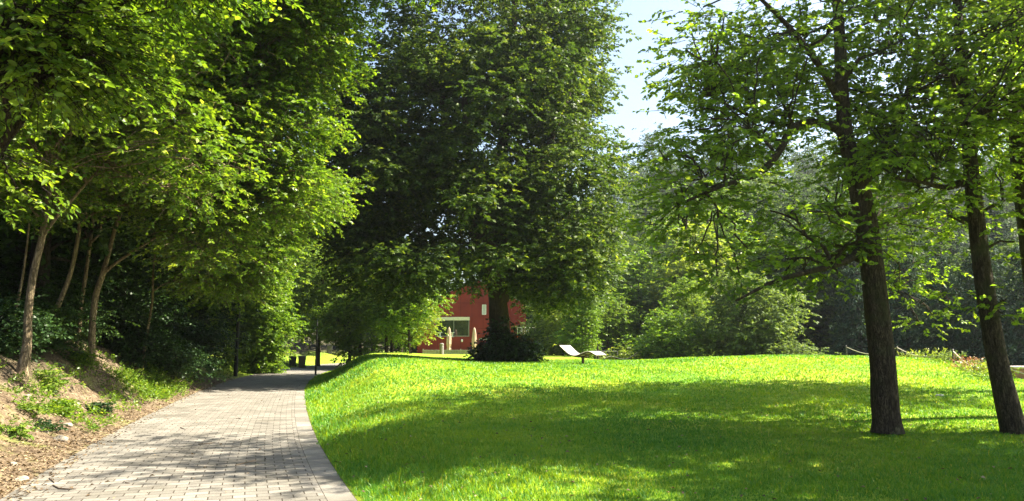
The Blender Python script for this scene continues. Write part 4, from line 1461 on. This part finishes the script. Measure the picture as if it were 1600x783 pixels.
c = at(911, 571, 31)
lounger('swivel_lounger', 'pale wavy swivel lounger on one foot, on the open lawn right of the lime tree', c[0], 31, R(-48), 'swivel loungers on the lawn')
c = at(964, 553, 46)
lounger('swivel_lounger', 'second wavy lounger seen from its dark underside before the yellow shrub', c[0] + .2, 46, R(172), 'swivel loungers on the lawn')
DARKM = plain('dark_iron', (.012, .012, .013), .45, .2)
# dark post by the lounger
c = at(934, 552, 47)
zg = gz(c[0], 47)
mb = MB().lathe((0, 0, -.1), [(.075, 0), (.07, .5), (.06, .88), (.05, .95), (.02, .98)], 10)
tag(mb.build('wooden_post', BARK_DARK, loc=(c[0], 47, zg)), 'dark upright wooden post right behind the pale lounger', 'post')
# iron railing above the stream
c0, c1 = at(938, 540, 54), at(964, 540, 54)
zg = gz((c0[0] + c1[0]) / 2, 54)
rt = empty('iron_railing', ((c0[0] + c1[0]) / 2, 54, zg))
tag(rt, 'thin grey railing between the dark post and the yellow shrub', 'railing')
hw = (c1[0] - c0[0]) / 2
mb = MB()
for k in range(9):
    xx = -hw + 2 * hw * k / 8
    mb.tube([(xx, 0, .15), (xx, 0, .98)], .009, 5)
mb.build('bars', GREY, rt)
MB().tube([(-hw, 0, 1.0), (hw, 0, 1.0)], .022, 6).build('rail', GREY, rt)
MB().tube([(-hw, 0, .14), (hw, 0, .14)], .016, 6).build('rail', GREY, rt)
for s_ in (-1, 1):
    MB().tube([(s_ * (hw + .02), 0, -.1), (s_ * (hw + .02), 0, 1.02)], .025, 6).build('post', GREY, rt)

# ------------------------------------------------------------------ lamp posts and bins
LAMPG = plain('lamp_glass', (.10, .10, .10), .3)
def lamp(label, px, py, Y, h, r, seed):
    c = at(px, py, Y)
    rt = empty('lamp_post', (c[0], Y, gz(c[0], Y)))
    tag(rt, label, 'lamp post', 'dark lamp posts along the path')
    MB().lathe((0, 0, -.1), [(r * 1.25, 0), (r * 1.25, .95), (r, 1.0), (r * .92, h + .1)], 12).build('pole', DARKM, rt, smooth=False)
    MB().lathe((0, 0, h + .42), [(r * 1.15, 0), (r * 1.25, .03), (r * 1.1, .06), (.01, .07)], 14).build('lamp_head', DARKM, rt)
    MB().lathe((0, 0, h + .1), [(r * .85, 0), (r * .85, .32)], 14).build('lamp_glass', LAMPG, rt)
    MB().box((0, -r * 1.25, .85), (r * .9, .012, .26)).build('access_door', DARKM, rt)


lamp('thick black lamp post on the left verge of the path, beside a round bin', 368, 588.5, 38, 4.4, .085, 0)
lamp('thin black lamp post on the right edge of the path at the lawn bank', 493, 586, 41, 2.6, .045, 1)
lamp('thin far lamp post standing behind the lawn ridge left of the small trees', 553, 566, 58, 4.2, .05, 2)

BIN = plain('bin_plastic', (.045, .042, .045), .5, var=.1)
BINL = plain('bin_lid', (.30, .28, .29), .4, var=.05)
# round litter bin
c = at(376.5, 580, 45)
rt = empty('litter_bin', (c[0], 45, gz(c[0], 45)))
tag(rt, 'round dark litter bin just behind the thick lamp post', 'bin')
MB().lathe((0, 0, .06), [(.22, 0), (.24, .04), (.29, .74), (.30, .78), (.27, .80), (.27, .74)], 16).build('body', BIN, rt)
MB().lathe((0, 0, -.05), [(.12, 0), (.12, .1), (.2, .12)], 12).build('foot', DARKM, rt)
MB().lathe((0, 0, .80), [(.305, 0), (.31, .03), (.29, .045), (.24, .045), (.24, .0)], 16).build('rim', DARKM, rt)


def wheelie(label, px, py, Y, sc, rz, mat, lidm):
    c = at(px, py, Y)
    rt = empty('wheelie_bin', (c[0], Y, gz(c[0], Y)), rz)
    tag(rt, label, 'bin', 'wheeled bins at the bend of the path')
    s_ = sc
    v = [(-.24, -.26, .06), (.24, -.26, .06), (.24, .24, .06), (-.24, .24, .06), (-.30, -.36, .92), (.30, -.36, .92), (.30, .34, .92), (-.30, .34, .92)]
    f = [(3, 2, 1, 0), (0, 1, 5, 4), (1, 2, 6, 5), (2, 3, 7, 6), (3, 0, 4, 7), (4, 5, 6, 7)]
    MB().add([tuple(np.array(p) * s_) for p in v], f).build('body', mat, rt, bevel=.025 * s_)
    l = MB().box((0, -.01 * s_, .955 * s_), (.66 * s_, .78 * s_, .06 * s_))
    l.build('lid', lidm, rt, bevel=.02 * s_)
    MB().tube([(-.26 * s_, .40 * s_, .93 * s_), (.26 * s_, .40 * s_, .93 * s_)], .018, 6).build('handle', mat, rt)
    for q in (-1, 1):
        MB().tube([(q * .27 * s_, .26 * s_, .10 * s_), (q * .31 * s_, .26 * s_, .10 * s_)], .10 * s_, 12).build('wheel', DARKM, rt)


wheelie('big grey brown wheelie bin with a pale lid on the verge at the bend', 471.5, 574.8, 53.5, .92, R(16), plain('bin_brown', (.09, .07, .068), .5), BINL)
wheelie('smaller dark wheelie bin left of the big pale lidded one', 457, 572.5, 56, .82, R(-70), BIN, BINL)
wheelie('far dark wheelie bin near the dark tree trunk at the bend', 514, 566.5, 76, .95, R(20), BIN, BIN)
c = at(453, 574, 54.5)
mb = MB().tube([(0, 0, -.1), (0, 0, 1.05)], .045, 8).lathe((0, 0, 1.05), [(.06, 0), (.06, .05), (.02, .08)], 8)
tag(mb.build('marker_post', DARKM, loc=(c[0], 54.5, gz(c[0], 54.5))), 'thin dark marker post left of the wheelie bins', 'post')

# ------------------------------------------------------------------ rope fence on the lawn crest
ROPE = plain('rope', (.50, .44, .36), .8)
POSTM = plain('fence_post', (.05, .05, .045), .6)
rp = [at(1323, 560, 33), at(1403, 561, 31.5), at(1492, 590, 26), at(1562, 604, 20.5)]
o = (rp[1][0], rp[1][1], gz(rp[1][0], rp[1][1]))
rt = empty('rope_fence', o)
tag(rt, 'low rope fence on short dark posts along the right crest of the lawn', 'fence')
tops = []
for p in rp:
    z = gz(p[0], p[1])
    q = np.array((p[0] - o[0], p[1] - o[1], z - o[2]))
    MB().tube([q + (0, 0, -.2), q + (0, 0, .46)], .035, 8).lathe(q + (0, 0, .46), [(.04, 0), (.04, .02), (.01, .05)], 8).build('post', POSTM, rt)
    tops.append(q + np.array((0, 0, .44)))
mb = MB()
tops.append(tops[-1] + np.array((1.5, -5, -.6)))
for a, b2 in zip(tops[:-1], tops[1:]):
    pts = []
    for k in range(9):
        u = k / 8
        q = a + (b2 - a) * u
        zz = gz(q[0] + o[0], q[1] + o[1]) - o[2]
        q[2] = max(zz + .10, q[2] - .30 * math.sin(math.pi * u))
        pts.append(q)
    mb.tube(pts, .017, 6)
mb.build('rope', ROPE, rt)

# bench at the right edge beyond the crest
YB = 22
c = at(1600, 591, YB)
zt = c[2]
zg = gz(c[0] + .4, YB)
rt = empty('low_bench', (c[0] + .4, YB, zg))
tag(rt, 'brown box bench with a pale top at the right edge beyond the slender trunk', 'bench')
hb = max(.42, zt - zg)
MB().box((0, 0, hb - .03), (1.75, .55, .06)).build('seat', plain('pale_top', (.55, .48, .44), .5), rt, bevel=.008)
MB().box((0, 0, hb / 2 - .2), (1.65, .48, hb - .06 + .4)).build('base', plain('brown_base', (.20, .10, .07), .7), rt, bevel=.01)

# weeds along the crest
GR = 'weeds along the lawn crest'
REDL = leaf_mat('leaf_reddish', [(0, (.10, .03, .02)), (.6, (.22, .09, .05)), (1, (.35, .2, .12))], .35)
for i, (px, py, Y, h, lm, lb) in enumerate([
        (1428, 556, 30, .25, YELL, 'small yellowish weed beside the second rope post'),
        (1470, 572, 27.5, .32, YELL, 'upright yellow weed between the second and third rope posts'),
        (1484, 578, 26.5, .30, SILV, 'pale grey weed touching the third rope post'),
        (1511, 588, 24.5, .26, REDL, 'reddish weed clump right of the third rope post'),
        (1522, 590, 23.8, .30, REDL, 'taller reddish weed with pale tips before the dark wood'),
        (1535, 594, 23, .34, SILV, 'grey seedy weed between the red and the yellow ones'),
        (1547, 598, 22, .42, YELL, 'broad yellow weed left of the slender mottled trunk'),
        (1556, 602, 21, .36, FRESH, 'green weed touching the slender mottled trunk')]):
    c = at(px, py, Y)
    o = g3(c[0], Y, -.02)
    r_ = np.random.default_rng(300 + i)
    cc = np.array(o) + np.stack([r_.normal(size=26) * .22, r_.normal(size=26) * .2, r_.uniform(.05, 1, 26) * h], -1)
    me, tw = foliage('leaves', r_, cc, np.tile([[0, 0, 1.]], (26, 1)), np.full(26, .07), 4, 6, .12, .06, -.4, .8, None, 1, .5)
    shift(me, o)
    rt = empty('crest_weed', o)
    tag(rt, lb, 'weed', GR)
    link('leaves', me, lm, rt)
    mb = MB()
    for q in cc[:10]:
        mb.tube([(q[0] - o[0]) * .3 * np.array((1, 0, 0)) + np.array((0, (q[1] - o[1]) * .3, -.05)), q - np.array(o)], [.007, .003], 4)
    mb.build('stems', FRESH if lm is not REDL else REDL, rt)

# ------------------------------------------------------------------ stones, twigs and weeds on the bank and path
def rock(label, px, py, Y, size, seed, mat, group, name='rock', x=None):
    r_ = np.random.default_rng(seed)
    bm = bmesh.new()
    bmesh.ops.create_icosphere(bm, subdivisions=3, radius=1)
    for v in bm.verts:
        n_ = float(vnoise(v.co.x * 1.3 + seed, v.co.y * 1.3, v.co.z * 1.3, seed)) - .5 + .4 * (float(vnoise(v.co.x * 3.4 + seed, v.co.y * 3.4, v.co.z * 3.4, seed)) - .5)
        k_ = 1 + .55 * n_
        v.co = Vector((v.co.x * size[0] * k_, v.co.y * size[1] * k_, v.co.z * size[2] * k_))
    me = bpy.data.meshes.new(name)
    bm.to_mesh(me); bm.free()
    c = at(px, py, Y)
    o = link(name, me, mat, None, (c[0], Y, gz(c[0], Y) + size[2] * .3), r_.uniform(0, 6))
    tag(o, label, 'stone', group)


STONE = plain('pale_stone', (.22, .19, .15), .85, var=.3, scale=9, bump=.6)
for i, (px, py, Y, sz, lb) in enumerate([
        (95, 691, 12.0, (.11, .07, .06), 'pale flat stone lying on the earth bank, largest of the stones'),
        (70, 687, 12.2, (.05, .04, .035), 'small dark stone left of the largest pale stone'),
        (36, 738, 9.0, (.09, .06, .04), 'pale stone near the bottom left corner'),
        (105, 668, 13.2, (.10, .06, .05), 'half buried stone up the bank behind the largest one'),
        (42, 622, 13.4, (.10, .08, .06), 'mossy stone under the knobbly first trunk'),
        (22, 720, 9.6, (.05, .04, .03), 'small stone at the left edge above the corner one')]):
    rock(lb, px, py, Y, sz, 400 + i, STONE, 'stones on the earth bank')
c = at(1467, 604, 22)
rock('pale scrap of stone lying alone in the sunny lawn between the oaks', 1467, 604, 17.5, (.10, .06, .035), 410, plain('white_stone', (.6, .58, .55), .8), 'lone stone on the lawn')

TW = plain('twig', (.10, .07, .045), .8)
for i, (pts, lb) in enumerate([
        ([(83, 758), (92, 763), (104, 764), (119, 764)], 'longest dark twig on the lower left pavers'),
        ([(77, 747), (82, 751), (85, 754)], 'short twig just above the longest one on the pavers'),
        ([(196, 754), (203, 755)], 'tiny twig in the middle of the left pavers'),
        ([(369, 654), (373, 653), (377, 655)], 'small curled brown twig on the bright pavers'),
        ([(282, 668), (290, 671)], 'tiny twig on the bright pavers near the earth bank'),
        ([(368, 727), (380, 724), (400, 719)], 'dark twig lying in the shade on the pavers'),
        ([(310, 694), (326, 693), (337, 691)], 'thin straight twig in the shade at the left of the pavers')]):
    W = []
    for (px, py) in pts:
        Y = 1.0
        for _ in range(30):       # where the sight line meets the pavers
            Y -= (at(px, py, Y)[2] - .014) / ((at(px, py, 1.0)[2] - EYE))
        W.append(at(px, py, Y))
    o = W[0].copy()
    m2 = MB().tube([q - o for q in W], [.008] * (len(W) - 1) + [.003], 5)
    if len(W) > 3:
        m2.tube([W[1] - o, W[1] - o + np.array((.03, .07, .02))], [.005, .002], 4)
    ob = m2.build('twig', TW, loc=tuple(o))
    tag(ob, lb, 'twig', 'twigs on the pavers')

# larger single plants on the bank
GP = 'leafy weeds on the earth bank'
for i, (px, py, Y, h, lm, lb) in enumerate([
        (98, 615, 13.8, .28, FRESH, 'bright fern like weed in the sun between the first trunk and the V forked one'),
        (45, 625, 12.6, .15, MID, 'leafy weed beside the mossy stone'),
        (68, 640, 12.4, .11, IVY, 'low weed down the bank left of the bright fern like one'),
        (20, 655, 11.2, .13, MID, 'weed clump at the left edge of the bank'),
        (155, 628, 16.0, .22, IVY, 'small dark weed below the V forked trunk'),
        (132, 548, 18.6, .55, FRESH, 'leafy shoots growing beside the V forked trunk'),
        (80, 570, 15.6, .55, MID, 'leafy sapling just right of the knobbly first trunk')]):
    c = at(px, py, Y)
    o = g3(c[0], Y, -.02)
    r_ = np.random.default_rng(500 + i)
    n_ = 46 if i not in (1, 2, 3) else 18
    a = r_.uniform(0, 2 * np.pi, n_)
    q = r_.uniform(.1, 1, n_)
    cc = np.array(o) + np.stack([np.cos(a) * q * h * (.6 if i not in (1, 2, 3) else 1.6), np.sin(a) * q * h * (.6 if i not in (1, 2, 3) else 1.6), (.25 + .75 * r_.uniform(0, 1, n_)) * h * (1.05 - .5 * q)], -1)
    oo = np.stack([np.cos(a), np.sin(a), .3 + 0 * a], -1)
    me, tw = foliage('leaves', r_, cc, oo, np.full(n_, .06), 4, 7, .14, .065, .1, .5, None, 2, .5)
    shift(me, o)
    rt = empty('leafy_weed', o)
    tag(rt, lb, 'weed', GP)
    link('leaves', me, lm, rt)
    mb = MB()
    for j in range(12):
        e_ = cc[j] - np.array(o)
        mb.tube([e_ * np.array((.1, .1, -.1)), e_ * np.array((.5, .5, .6)), e_], [.007, .005, .002], 4)
    mb.build('stems', FRESH, rt)
# dark undergrowth in the shade under the canopy
GU = 'dark shrubs under the bank trees'
for i, (px, py, Y, h, rad, lb) in enumerate([
        (205, 560, 24, 1.3, 1.0, 'dark shrub behind the sunny weeds'),
        (245, 575, 25.5, 1.5, 1.3, 'dark shrub where the bank meets the path shade'),
        (210, 540, 27, 2.2, 1.6, 'taller dark shrub behind the crooked young tree'),
        (290, 560, 31, 2.2, 1.8, 'dark shrub left of the bare shaded earth'),
        (100, 530, 22, 1.6, 1.5, 'dark shrub up the bank behind the bowed trunk'),
        (20, 520, 21, 1.7, 1.6, 'dark shrub at the left edge high on the bank'),
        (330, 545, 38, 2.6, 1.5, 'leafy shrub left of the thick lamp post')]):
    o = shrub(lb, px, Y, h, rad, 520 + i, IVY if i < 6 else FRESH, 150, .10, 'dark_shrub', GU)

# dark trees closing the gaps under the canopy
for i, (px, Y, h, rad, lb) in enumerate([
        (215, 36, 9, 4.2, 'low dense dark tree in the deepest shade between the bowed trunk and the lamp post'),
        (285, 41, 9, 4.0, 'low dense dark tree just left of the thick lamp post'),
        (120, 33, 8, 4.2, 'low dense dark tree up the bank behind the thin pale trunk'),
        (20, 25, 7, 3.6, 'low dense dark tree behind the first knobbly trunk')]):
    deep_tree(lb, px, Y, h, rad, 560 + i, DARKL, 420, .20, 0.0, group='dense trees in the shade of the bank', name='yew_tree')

# leafy shrubs hiding the upper slope on the left
for i, (px, Y, h, rad, lb) in enumerate([
        (30, 17.5, 1.0, .9, 'dark leafy shrub between the bare stem and the bowed trunk'),
        (-15, 15.5, 1.1, 1.0, 'dark leafy shrub cut by the left edge of the picture'),
        (60, 20.5, 1.6, 1.4, 'dark leafy shrub highest on the slope behind the bowed trunk')]):
    shrub(lb, px, Y, h, rad, 580 + i, IVY if i % 2 else DARKL, 150, .09, 'dark_shrub', GU)

# ------------------------------------------------------------------ summer haze
def haze(dens):
    m, nt, out = new_mat('haze')
    v = nt.nodes.new('ShaderNodeVolumePrincipled')
    v.inputs['Color'].default_value = (.88, .93, 1, 1)
    v.inputs['Density'].default_value = dens
    v.inputs['Anisotropy'].default_value = .7
    nt.links.new(v.outputs['Volume'], out.inputs['Volume'])
    mb = MB().box((0, 330, 55), (1400, 800, 150))
    tag(mb.build('haze', m), 'thin bright summer haze over the whole valley', 'haze', kind='stuff')
HAZE = .0004
if HAZE:
    haze(HAZE)
